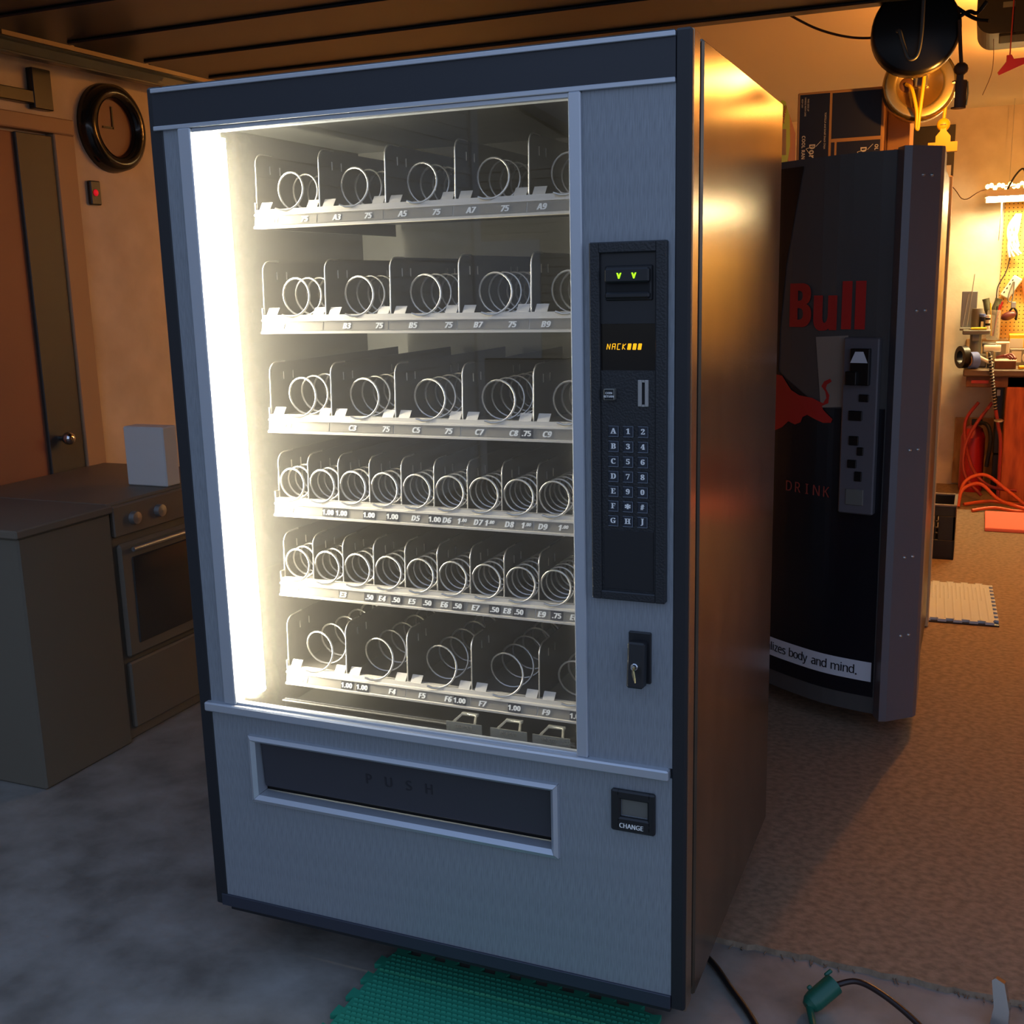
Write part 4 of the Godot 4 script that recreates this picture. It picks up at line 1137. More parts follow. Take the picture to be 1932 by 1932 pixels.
# ------------------------------------------------------------------ bench at the back
func build_bench() -> void:
	var zb := -6.35
	# pegboard; holes too small to be told apart singly are a printed grid
	var im := Image.create(64, 64, false, Image.FORMAT_RGB8)
	im.fill(Color(1, 1, 1))
	for x in 64:
		for y in 64:
			if Vector2(x - 31.5, y - 31.5).length() < 9.0: im.set_pixel(x, y, Color(0.12, 0.09, 0.05))
	var pm := grained("pegboard", col(214, 166, 84), 0.7, 0.0, ImageTexture.create_from_image(im), Vector3(39.37, 39.37, 39.37))
	var peg := thing("pegboard", "yellow-brown pegboard hung with tools above the workbench", "pegboard", Vector3(2.4, 1.0, zb))
	part(peg, "board", Shape.new().box(Vector3(1.585, 1.0, zb), Vector3(3.4, 1.9, zb + 0.008), 0.001), pm)
	# workbench
	var b := thing("workbench", "long workbench with dark edged top and orange timber legs", "workbench", Vector3(2.4, 0, -6.0))
	part(b, "top", Shape.new().box(Vector3(1.40, 0.80, -6.33), Vector3(3.5, 0.845, -5.70), 0.008), mats.bench_top)
	part(b, "front_apron", Shape.new().box(Vector3(1.42, 0.73, -5.78), Vector3(3.48, 0.80, -5.74), 0.004), mats.brown_wood)
	part(b, "leg", Shape.new().box(Vector3(1.655, 0.01, -5.83), Vector3(1.80, 0.80, -5.74), 0.006), mats.orange_wood)
	part(b, "leg", Shape.new().box(Vector3(1.66, 0.01, -6.3), Vector3(1.80, 0.80, -6.21), 0.006), mats.orange_wood)
	part(b, "leg", Shape.new().box(Vector3(3.3, 0.01, -5.83), Vector3(3.44, 0.80, -5.74), 0.006), mats.orange_wood)
	part(b, "stretcher", Shape.new().box(Vector3(1.80, 0.1, -5.83), Vector3(3.3, 0.2, -5.76), 0.005), mats.orange_wood)
	solo("backboard", "pale timber board along the wall between bench top and pegboard", "board", Shape.new().box(Vector3(1.40, 0.846, -6.35), Vector3(3.5, 0.998, -6.335), 0.003), mats.pale_wood)
	part(b, "red_tag", Shape.new().box(Vector3(1.45, 0.755, -5.742), Vector3(1.55, 0.775, -5.736)), mats.red_rubber)
	# fluorescent bench lamp on its hanger
	var l := thing("bench_lamp", "long glowing fluorescent tube lamp hung over the workbench", "lamp", Vector3(2.1, 1.9, -6.05))
	part(l, "reflector", Shape.new().prism(PackedVector2Array([Vector2(1.47, 1.925), Vector2(2.75, 1.925), Vector2(2.75, 1.935), Vector2(1.47, 1.935)]), -6.13, -5.97).box(Vector3(1.47, 1.868, -6.134), Vector3(2.75, 1.935, -6.128)).box(Vector3(1.47, 1.896, -5.972), Vector3(2.75, 1.935, -5.966)), mats.off_white)
	part(l, "lamp_tube", Shape.new().at(T(0, 1.9, -6.05) * Transform3D(Basis(Vector3.BACK, -PI / 2), Vector3.ZERO)).lathe([Vector2(0, 1.475), Vector2(0.012, 1.476), Vector2(0.019, 1.51), Vector2(0.019, 2.71), Vector2(0.012, 2.744), Vector2(0, 2.745)], 14), glow("bench_glow", Color(1.0, 0.90, 0.68), 130.0))
	part(l, "lamp_pin", Shape.new().box(Vector3(1.462, 1.888, -6.056), Vector3(1.476, 1.898, -6.044)), mats.steel)
	part(l, "pull_string", Shape.new().tube([Vector3(1.565, 1.89, -6.04), Vector3(1.56, 1.63, -6.04)], 0.0045, 6), mats.off_white)
	part(l, "supply_cord", Shape.new().tube(curve([Vector3(1.59, 1.94, -6.05), Vector3(1.63, 2.02, -6.05), Vector3(1.67, 2.06, -6.05), Vector3(1.69, 2.02, -6.05), Vector3(1.7, 1.94, -6.05)]), 0.006, 6), mats.black_rubber)
	for x in [1.6, 2.6]:
		part(l, "hanger_chain", Shape.new().tube([Vector3(x, 1.935, -6.05), Vector3(x, 2.48, -6.05)], 0.002, 5), mats.steel)
	var al := AreaLight3D.new()
	al.name = "bench_lamp_light"
	al.area_size = Vector2(1.22, 0.04)
	al.light_color = Color(1.0, 0.88, 0.62)
	al.light_energy = 2.2
	al.shadow_enabled = true
	l.add_child(al)
	al.position = Vector3(2.11, 1.866, -6.05) - origin_of[l]
	al.rotation.x = -PI / 2
	# a shorter glowing string of bulbs above
	var sl := thing("bulb_string", "string of small glowing warm bulbs bunched above the bench lamp", "lights", Vector3(1.6, 1.97, -6.1), "")
	for k in 14:
		var p := Vector3(1.475 + k * 0.022, 1.965 + 0.010 * sin(k * 2.3), -6.1 + 0.01 * cos(k * 3.1))
		part(sl, "bulb", Shape.new().ellipsoid(p, Vector3(0.014, 0.016, 0.012), 8), glow("string_glow", Color(1.0, 0.82, 0.46), 9.0))
	part(sl, "wire", Shape.new().tube(curve([Vector3(1.0, 2.2, -6.33), Vector3(1.25, 2.0, -6.3), Vector3(1.34, 1.9, -6.2), Vector3(1.47, 1.95, -6.1), Vector3(1.78, 1.965, -6.1)]), 0.003, 5), mats.brown_wood)
	bench_items()

func bench_items() -> void:
	var top := 0.845
	var P := func(called: String, label: String, cat: String, parts: Array, base: Vector3) -> Node3D:
		var t := thing(called, label, cat, base)
		for p in parts: part(t, p[0], p[1], p[2])
		return t
	var bx := func(x0: float, y0: float, z0: float, x1: float, y1: float, z1: float, b := 0.003) -> Shape:
		return Shape.new().box(Vector3(x0, y0, z0), Vector3(x1, y1, z1), b)
	var cyl := func(c: Vector3, r: float, h: float, axis := 0) -> Shape:
		var s := Shape.new()
		s.xf = T(c.x, c.y, c.z, 0, PI / 2 if axis == 2 else 0.0, PI / 2 if axis == 1 else 0.0)
		return s.lathe([Vector2(0, -h / 2), Vector2(r * 0.93, -h / 2), Vector2(r, -h / 2 + h * 0.06), Vector2(r, h / 2 - h * 0.06), Vector2(r * 0.93, h / 2), Vector2(0, h / 2)], 20)
	# small drill press: base, column, round table, head
	var dp := thing("drill_press", "grey bench drill press with round table at the end of the bench", "drill press", Vector3(1.47, top, -5.95))
	part(dp, "base", bx.call(1.38, top, -6.06, 1.53, top + 0.075, -5.84, 0.008), mats.tool_grey)
	part(dp, "column", cyl.call(Vector3(1.46, top + 0.2, -5.97), 0.035, 0.33), mats.tool_grey)
	part(dp, "table", bx.call(1.38, top + 0.205, -6.06, 1.545, top + 0.235, -5.86, 0.006), mats.tool_grey)
	part(dp, "bracket", bx.call(1.435, top + 0.16, -6.02, 1.485, top + 0.21, -5.9, 0.006), mats.tool_grey)
	# masking tape roll
	var tape := Shape.new()
	tape.xf = T(1.452, top + 0.053, -5.755, 0.5, 0, PI / 2)
	tape.lathe([Vector2(0.036, -0.024), Vector2(0.052, -0.024), Vector2(0.052, 0.024), Vector2(0.036, 0.024), Vector2(0.036, -0.024)], 28)
	var tb := thing("tape_roll", "blue masking tape roll leaning on the drill press base", "tape", Vector3(1.44, top, -5.8))
	part(tb, "tape", tape, mats.blue_tape)
	var core := Shape.new()
	core.xf = T(1.452, top + 0.053, -5.755, 0.5, 0, PI / 2)
	core.lathe([Vector2(0.03, -0.026), Vector2(0.0355, -0.026), Vector2(0.0355, 0.026), Vector2(0.03, 0.026), Vector2(0.03, -0.026)], 24)
	part(tb, "core", core, mats.cardboard)
	var t2 := Shape.new()
	t2.xf = T(1.392, top + 0.071, -5.775, 0.5, 0, PI / 2)
	t2.lathe([Vector2(0.04, -0.02), Vector2(0.07, -0.02), Vector2(0.07, 0.02), Vector2(0.04, 0.02), Vector2(0.04, -0.02)], 28)
	solo("tape_roll", "black tape roll standing behind the blue tape roll", "tape", t2, mats.machine_black)
	# flashlight
	var fl := Shape.new()
	fl.xf = T(1.515, top + 0.055, -5.79, 0, 0, 1.1)
	fl.lathe([Vector2(0, -0.06), Vector2(0.011, -0.06), Vector2(0.012, 0.03), Vector2(0.02, 0.045), Vector2(0.02, 0.062), Vector2(0, 0.062)], 14)
	solo("flashlight", "pale grey flashlight leaning on the bench by the tape", "flashlight", fl, mats.off_white)
	# containers on the shelf above
	var shelf_y := top + 0.235
	P.call("clear_jar", "clear tool jar full of pencils on the drill press table", "jar", [["jar", cyl.call(Vector3(1.56, shelf_y + 0.02, -6.1), 0.04, 0.19), mats.clear_plastic], ["pencil", Shape.new().tube([Vector3(1.55, shelf_y - 0.05, -6.1), Vector3(1.535, shelf_y + 0.16, -6.1)], 0.005, 6), mats.yellow_plastic], ["pencil", Shape.new().tube([Vector3(1.565, shelf_y - 0.05, -6.1), Vector3(1.575, shelf_y + 0.14, -6.1)], 0.005, 6), mats.machine_black], ["pencil", Shape.new().tube([Vector3(1.56, shelf_y - 0.05, -6.1), Vector3(1.59, shelf_y + 0.15, -6.1)], 0.005, 6), mats.red_plastic]], Vector3(1.56, top, -6.1))
	P.call("shelf_stand", "small grey shelf stand carrying the clear jar and cans", "stand", [["board", bx.call(1.50, top + 0.12, -6.2, 1.66, top + 0.142, -6.02), mats.tool_grey], ["foot", bx.call(1.505, top, -6.19, 1.525, top + 0.12, -6.03), mats.tool_grey], ["foot", bx.call(1.635, top, -6.19, 1.655, top + 0.12, -6.03), mats.tool_grey]], Vector3(1.58, top, -6.1))
	P.call("spray_can", "dark can with blue lid standing on the drill press table", "can", [["can", cyl.call(Vector3(1.492, shelf_y + 0.04, -5.93), 0.018, 0.08), mats.machine_navy], ["lid", cyl.call(Vector3(1.492, shelf_y + 0.088, -5.93), 0.018, 0.018), mats.blue_tape], ["can_label", bx.call(1.485, shelf_y + 0.015, -5.913, 1.5, shelf_y + 0.05, -5.9105, 0.0), mats.off_white]], Vector3(1.492, shelf_y, -5.93))
	P.call("spray_can", "white striped can standing beside the dark can", "can", [["can", cyl.call(Vector3(1.525, shelf_y + 0.045, -5.95), 0.015, 0.09), mats.off_white], ["stripe", cyl.call(Vector3(1.525, shelf_y + 0.03, -5.95), 0.0155, 0.016), mats.machine_black], ["stripe", cyl.call(Vector3(1.525, shelf_y + 0.065, -5.95), 0.0155, 0.012), mats.machine_black]], Vector3(1.525, shelf_y, -5.95))
	solo("marker", "yellow highlighter pen lying on the drill press table", "pen", Shape.new().tube([Vector3(1.43, shelf_y + 0.008, -5.875), Vector3(1.52, shelf_y + 0.008, -5.875)], 0.008, 8), paint("highlighter", col(236, 232, 40), 0.4))
	P.call("steel_scale", "tall brushed steel panel with rods leaning against the bench wall", "panel", [["panel", bx.call(1.36, top + 0.24, -6.2, 1.455, top + 0.47, -6.17), mats.galvanised], ["rod", Shape.new().tube([Vector3(1.40, top + 0.24, -6.15), Vector3(1.43, top + 0.58, -6.16)], 0.003, 6), mats.steel], ["rod", Shape.new().tube([Vector3(1.375, top + 0.24, -6.14), Vector3(1.40, top + 0.45, -6.16)], 0.003, 6), mats.steel], ["shelf_arm", bx.call(1.36, top + 0.225, -6.2, 1.46, top + 0.24, -6.0), mats.tool_grey]], Vector3(1.41, top, -6.18))
	# binoculars hung by the cord
	var bi := thing("binoculars", "olive binoculars hanging on a dark cord at the pegboard edge", "binoculars", Vector3(1.545, 1.19, -6.3))
	for sx in [-1.0, 1.0]:
		var s := Shape.new()
		s.xf = T(1.545 + sx * 0.028, 1.215, -6.29, 0, 0, -sx * 0.25)
		s.lathe([Vector2(0, -0.06), Vector2(0.018, -0.06), Vector2(0.024, -0.02), Vector2(0.021, 0.03), Vector2(0.023, 0.05), Vector2(0, 0.05)], 14)
		part(bi, "barrel", s, paint("olive", col(78, 78, 58), 0.5))
	part(bi, "strap", Shape.new().tube(curve([Vector3(1.57, 1.26, -6.29), Vector3(1.575, 1.34, -6.3), Vector3(1.62, 1.44, -6.32), Vector3(1.64, 1.54, -6.33), Vector3(1.665, 1.58, -6.33)]), 0.004, 5), mats.black_rubber)
	# tools on the pegboard
	var rd := Shape.new()
	rd.xf = T(1.592, 1.20, -6.32, 0, 0, -0.25)
	rd.box(Vector3(-0.012, -0.03, -0.01), Vector3(0.012, 0.045, 0.012), 0.004)
	P.call("chisel", "red-handled chisel hung low at the pegboard edge", "chisel", [["handle", rd, mats.red_plastic], ["blade", Shape.new().tube([Vector3(1.585, 1.172, -6.32), Vector3(1.575, 1.13, -6.32)], 0.005, 6), mats.steel]], Vector3(1.59, 1.2, -6.32))
	var ps := Shape.new()
	ps.xf = T(1.655, 1.335, -6.315, 0, 0, -0.55)
	ps.box(Vector3(-0.03, -0.075, -0.015), Vector3(0.03, 0.075, 0.015), 0.006)
	var pst := P.call("power_strip", "white power strip hung slanting on the pegboard", "power strip", [["case", ps, mats.off_white]], Vector3(1.655, 1.335, -6.32))
	for k in 4:
		var h := Shape.new()
		h.xf = ps.xf
		h.box(Vector3(-0.022, -0.055 + k * 0.03, 0.0145), Vector3(-0.014, -0.043 + k * 0.03, 0.0158))
		part(pst, "socket_hole", h, mats.machine_black)
	part(pst, "loop_cord", Shape.new().tube(curve([Vector3(1.665, 1.37, -6.295), Vector3(1.645, 1.3, -6.29), Vector3(1.64, 1.25, -6.29), Vector3(1.665, 1.25, -6.29), Vector3(1.672, 1.37, -6.295)]), 0.004, 5), mats.tool_grey)
	var bun := Shape.new()
	for k in 7:
		var a := k * 0.9
		bun.tube(curve([Vector3(1.67 + 0.012 * cos(a), 1.80, -6.31), Vector3(1.64 + 0.03 * cos(a), 1.70 + 0.01 * sin(a), -6.29), Vector3(1.65 + 0.03 * sin(a), 1.60, -6.29), Vector3(1.665 + 0.035 * cos(a * 2.0), 1.545 + 0.02 * sin(a), -6.29)]), 0.009, 6)
	solo("cable_bundle", "bundle of white cables hung on the pegboard under the lamp", "cables", bun, mats.off_white)
	var pl := thing("pliers", "dark slip-joint pliers hung on the pegboard below the power strip", "pliers", Vector3(1.68, 1.17, -6.32))
	for sx in [-1.0, 1.0]:
		part(pl, "handle", Shape.new().tube(curve([Vector3(1.675, 1.205, -6.31), Vector3(1.675 + sx * 0.022, 1.175, -6.31), Vector3(1.67 + sx * 0.026, 1.12, -6.31)]), 0.007, 6), mats.machine_black)
	part(pl, "jaw", bx.call(1.66, 1.2, -6.318, 1.69, 1.24, -6.302), mats.steel)
	var gr := Shape.new()
	gr.xf = T(1.65, 1.15, -6.3, 0, 0, 0.35)
	gr.ellipsoid(Vector3.ZERO, Vector3(0.05, 0.028, 0.025), 12)
	solo("palm_sander", "dark red palm tool hung at the foot of the pegboard", "sander", gr, paint("dark_red", col(86, 34, 34), 0.4))
	solo("hand_saw", "orange-red handled saw hung on the pegboard beside the power strip", "saw", Shape.new().prism(PackedVector2Array([Vector2(1.73, 1.29), Vector2(1.80, 1.29), Vector2(1.82, 1.42), Vector2(1.74, 1.44), Vector2(1.715, 1.37)]), -6.33, -6.312), mats.orange_rubber)
	# things standing on the bench top
	P.call("drawer_box", "pale small-parts box with a picture label on the bench", "box", [["box", bx.call(1.58, top, -6.0, 1.66, top + 0.155, -5.9), mats.off_white], ["picture_label", bx.call(1.585, top + 0.05, -5.902, 1.64, top + 0.145, -5.8975, 0.0), mats.tag_grey]], Vector3(1.61, top, -5.95))
	P.call("parts_tray", "brown parts tray heaped with red-handled tools on the bench", "tray", [["tray", bx.call(1.58, top, -5.86, 1.70, top + 0.05, -5.74), mats.brown_wood], ["rim", bx.call(1.577, top + 0.047, -5.863, 1.703, top + 0.055, -5.737), mats.off_white]], Vector3(1.64, top, -5.8))
	for k in 3:
		var s := Shape.new().tube(curve([Vector3(1.59 + k * 0.02, top + 0.065 + 0.006 * k, -5.83 + 0.02 * k), Vector3(1.63 + k * 0.02, top + 0.075 + 0.006 * k, -5.80), Vector3(1.67 + k * 0.012, top + 0.062, -5.78 + 0.01 * k)]), 0.009, 7)
		solo("wrench", ["dark red handled wrench lying across the parts tray, lowest of three", "dark red handled wrench lying across the parts tray, between two others", "dark red handled wrench lying across the parts tray, topmost of three"][k], "wrench", s, paint("wrench_red", col(112, 44, 40), 0.4), "wrenches in the parts tray")
	P.call("radio", "grey radio with round dial at the back of the bench", "radio", [["case", bx.call(1.665, top, -6.1, 1.83, top + 0.105, -6.03), mats.tag_grey], ["screen", bx.call(1.678, top + 0.02, -6.031, 1.735, top + 0.09, -6.0275, 0.0), mats.off_white], ["dial", cyl.call(Vector3(1.775, top + 0.05, -6.025), 0.036, 0.012, 2), mats.off_white]], Vector3(1.75, top, -6.06))
	P.call("yellow_case", "yellow-topped tool case with white label behind the radio", "case", [["case", bx.call(1.66, top + 0.0, -6.3, 1.86, top + 0.19, -6.14), mats.yellow_plastic], ["label_card", bx.call(1.665, top + 0.105, -6.141, 1.745, top + 0.165, -6.1375, 0.0), mats.off_white]], Vector3(1.76, top, -6.22))
	solo("screwdriver", "orange-handled screwdriver lying at the front of the bench", "screwdriver", Shape.new().tube([Vector3(1.715, top + 0.012, -5.73), Vector3(1.8, top + 0.012, -5.76)], 0.012, 8), mats.yellow_plastic)
	P.call("power_drill", "pale cordless drill standing behind the tape rolls", "drill", [["motor", cyl.call(Vector3(1.56, top + 0.12, -5.86), 0.022, 0.1, 1), mats.off_white], ["grip", bx.call(1.548, top + 0.02, -5.875, 1.57, top + 0.11, -5.845, 0.006), mats.tool_grey], ["battery", bx.call(1.536, top, -5.885, 1.574, top + 0.025, -5.835), mats.machine_black]], Vector3(1.545, top, -5.9))
	# spring cable hanging over the edge
	var coil := []
	for k in 150:
		var f := k / 149.0
		coil.append(Vector3(1.548 + 0.05 * f + 0.011 * cos(k * 0.75), 0.93 - 0.33 * f, -5.66 + 0.011 * sin(k * 0.75)))
	var sc := thing("air_hose", "coiled dark air hose drooping over the bench edge with red end", "hose", Vector3(1.57, 0.7, -5.66))
	part(sc, "coil", Shape.new().tube(coil, 0.0035, 5), mats.steel)
	part(sc, "core_hose", Shape.new().tube(curve([Vector3(1.545, 0.95, -5.68), Vector3(1.55, 0.9, -5.66), Vector3(1.6, 0.6, -5.66)]), 0.008, 6), mats.black_rubber)
	part(sc, "red_hose", Shape.new().tube(curve([Vector3(1.6, 0.6, -5.66), Vector3(1.62, 0.5, -5.68), Vector3(1.64, 0.4, -5.7), Vector3(1.645, 0.2, -5.72), Vector3(1.645, 0.03, -5.72)]), 0.011, 6), mats.red_rubber)
	var dish := Shape.new()
	dish.xf = T(1.622, 0.535, -5.66, 0, 0.2)
	dish.lathe([Vector2(0, 0.006), Vector2(0.02, 0.006), Vector2(0.03, 0), Vector2(0.024, -0.006), Vector2(0, -0.008)], 18, true)
	part(sc, "collar", dish, mats.steel)
	# under the bench
	var hoses := [[Vector3(1.42, 0.02, -5.5), Vector3(1.45, 0.16, -5.55), Vector3(1.56, 0.2, -5.6), Vector3(1.68, 0.12, -5.6), Vector3(1.8, 0.03, -5.55)], [Vector3(1.42, 0.02, -5.45), Vector3(1.44, 0.12, -5.5), Vector3(1.54, 0.15, -5.55), Vector3(1.66, 0.06, -5.5), Vector3(1.86, 0.03, -5.35)], [Vector3(1.5, 0.02, -5.35), Vector3(1.62, 0.03, -5.42), Vector3(1.75, 0.02, -5.4), Vector3(1.95, 0.02, -5.42)], [Vector3(1.45, 0.022, -5.52), Vector3(1.6, 0.035, -5.6), Vector3(1.78, 0.022, -5.6), Vector3(1.95, 0.022, -5.58)], [Vector3(1.5, 0.62, -5.9), Vector3(1.43, 0.5, -5.9), Vector3(1.44, 0.35, -5.85), Vector3(1.5, 0.2, -5.7), Vector3(1.6, 0.12, -5.65), Vector3(1.75, 0.1, -5.65)], [Vector3(1.58, 0.62, -5.9), Vector3(1.47, 0.44, -5.85), Vector3(1.43, 0.3, -5.8), Vector3(1.45, 0.16, -5.75), Vector3(1.55, 0.05, -5.7)]]
	var said := ["orange hose arching highest over the floor before the bench", "orange hose arching low behind the black crate", "orange hose lying flat beside the pink board", "orange hose lying flat nearest the bench legs", "red hose looping down from under the bench top", "red hose crossing the loop under the bench"]
	for k in hoses.size():
		solo("hose", said[k], "hose", Shape.new().tube(curve(hoses[k], 8), 0.011, 7), mats.orange_rubber if k < 4 else mats.red_rubber, "hoses below the bench")
	var ex := thing("fire_extinguisher", "dark red fire extinguisher with black hose under the bench", "fire extinguisher", Vector3(1.5, 0, -6.0))
	var tank := Shape.new()
	tank.xf = T(1.48, 0.01, -6.08)
	tank.lathe([Vector2(0, 0), Vector2(0.07, 0), Vector2(0.075, 0.02), Vector2(0.075, 0.36), Vector2(0.055, 0.42), Vector2(0.02, 0.44), Vector2(0.02, 0.47), Vector2(0, 0.47)], 20)
	part(ex, "tank", tank, mats.red_plastic)
	part(ex, "valve", Shape.new().box(Vector3(1.465, 0.46, -6.02), Vector3(1.53, 0.5, -5.98), 0.004), mats.machine_black)
	part(ex, "hose", Shape.new().tube(curve([Vector3(1.5, 0.48, -5.97), Vector3(1.56, 0.47, -5.93), Vector3(1.585, 0.38, -5.92), Vector3(1.57, 0.2, -5.92)]), 0.013, 8), mats.black_rubber)
	P.call("black_bin", "black bin standing in the shade under the bench", "bin", [["bin", bx.call(1.6, 0.28, -6.2, 1.65, 0.72, -5.93, 0.01), mats.machine_black], ["lid_ring", bx.call(1.605, 0.66, -5.93, 1.625, 0.7, -5.915), mats.off_white], ["stand", bx.call(1.605, 0.01, -6.19, 1.645, 0.28, -5.91), mats.machine_black]], Vector3(1.6, 0, -6.05))
	P.call("plywood_sheet", "pale plywood sheet leaning under the bench", "board", [["sheet", bx.call(1.36, 0.02, -6.32, 1.66, 0.47, -6.28), mats.pale_wood]], Vector3(1.5, 0, -6.3))
	# dark board on the wall
	var sg := P.call("wall_sign", "black rectangular board with white marks on the back wall", "sign", [["board", bx.call(1.005, 2.0, -6.35, 1.26, 2.385, -6.33, 0.002), mats.machine_black]], Vector3(1.13, 2.0, -6.34))
	part(sg, "white_mark", Shape.new().box(Vector3(1.215, 2.05, -6.331), Vector3(1.245, 2.13, -6.327)), mats.off_white)
	part(sg, "grey_mark", Shape.new().box(Vector3(1.03, 2.08, -6.331), Vector3(1.1, 2.2, -6.327)), mats.smooth_black)

# ------------------------------------------------------------------ floor
func teeth_edge(a: Vector2, b: Vector2, m: int, out: Vector2, deep: float) -> Array:
	# dovetail interlocking edge of a foam mat from a to b
	var pts := []
	var e := (b - a) / m
	for k in m:
		var p := a + e * k
		pts.append(p + e * 0.12)
		pts.append(p + e * 0.04 + out * deep)
		pts.append(p + e * 0.60 + out * deep)
		pts.append(p + e * 0.52)
	return pts

func foam_mat(called: String, label: String, lo: Vector2, hi: Vector2, m: int, mat: Material, rib_step: float, turn: float, rib_len: float, cover: Material, gap_shade := false) -> void:
	var c := (lo + hi) / 2.0
	var h := (hi - lo) / 2.0
	var t := thing(called, label, "mat", Vector3(c.x, 0, c.y), "", turn if turn != 0.0 else 0.00001)
	var pl := PackedVector2Array()
	pl.append_array(teeth_edge(Vector2(-h.x, -h.y), Vector2(h.x, -h.y), m, Vector2(0, -1), 0.016))
	pl.append_array(teeth_edge(Vector2(h.x, -h.y), Vector2(h.x, h.y), m, Vector2(1, 0), 0.016))
	pl.append_array(teeth_edge(Vector2(h.x, h.y), Vector2(-h.x, h.y), m, Vector2(0, 1), 0.016))
	pl.append_array(teeth_edge(Vector2(-h.x, h.y), Vector2(-h.x, -h.y), m, Vector2(-1, 0), 0.016))
	var up := Transform3D(Basis(Vector3(1, 0, 0), Vector3(0, 0, 1), Vector3(0, -1, 0)), Vector3.ZERO)
	var base := Shape.new()
	base.xf = Transform3D(Basis(Vector3(1, 0, 0), Vector3(0, 0, -1), Vector3(0, 1, 0)), Vector3.ZERO)
	var fl := PackedVector2Array()
	for p in pl: fl.append(Vector2(p.x, -p.y))
	base.prism(fl, 0.0, 0.011)
	part(t, "foam", base, mat, Vector3(0, 0.015 if gap_shade else 0.0, 0))
	if gap_shade: part(t, "tooth_gap_shade", Shape.new().box(Vector3(-h.x - 0.017, 0.009, -h.y - 0.017), Vector3(h.x + 0.017, 0.0152, h.y + 0.017), 0.001), mats.machine_black)  # black sheet put under the teeth to draw shade in their gaps
	var ribs := Shape.new()
	var z := -h.y + rib_step
	var row := 0
	while z < h.y - rib_step * 0.5:
		var x := -h.x + (rib_len * 0.5 if row % 2 else 0.0) + 0.004
		while x < h.x - 0.006:
			var x2 := minf(x + rib_len * 0.86, h.x - 0.004)
			var a := Vector3(x, 0.011, z - rib_step * 0.32)
			var b := Vector3(x2, 0.011, z - rib_step * 0.32)
			var cc := Vector3(x2 - 0.001, 0.0128, z)
			var d := Vector3(x + 0.001, 0.0128, z)
			var e := Vector3(x2, 0.011, z + rib_step * 0.32)
			var f := Vector3(x, 0.011, z + rib_step * 0.32)
			ribs.flat_quad(a, b, cc, d, Vector3(0, 1, -1))
			ribs.flat_quad(d, cc, e, f, Vector3(0, 1, 1))
			x += rib_len
		z += rib_step
		row += 1
	part(t, "ribs", ribs, cover, Vector3(0, 0.015 if gap_shade else 0.0, 0)).set_meta("kind", "stuff")

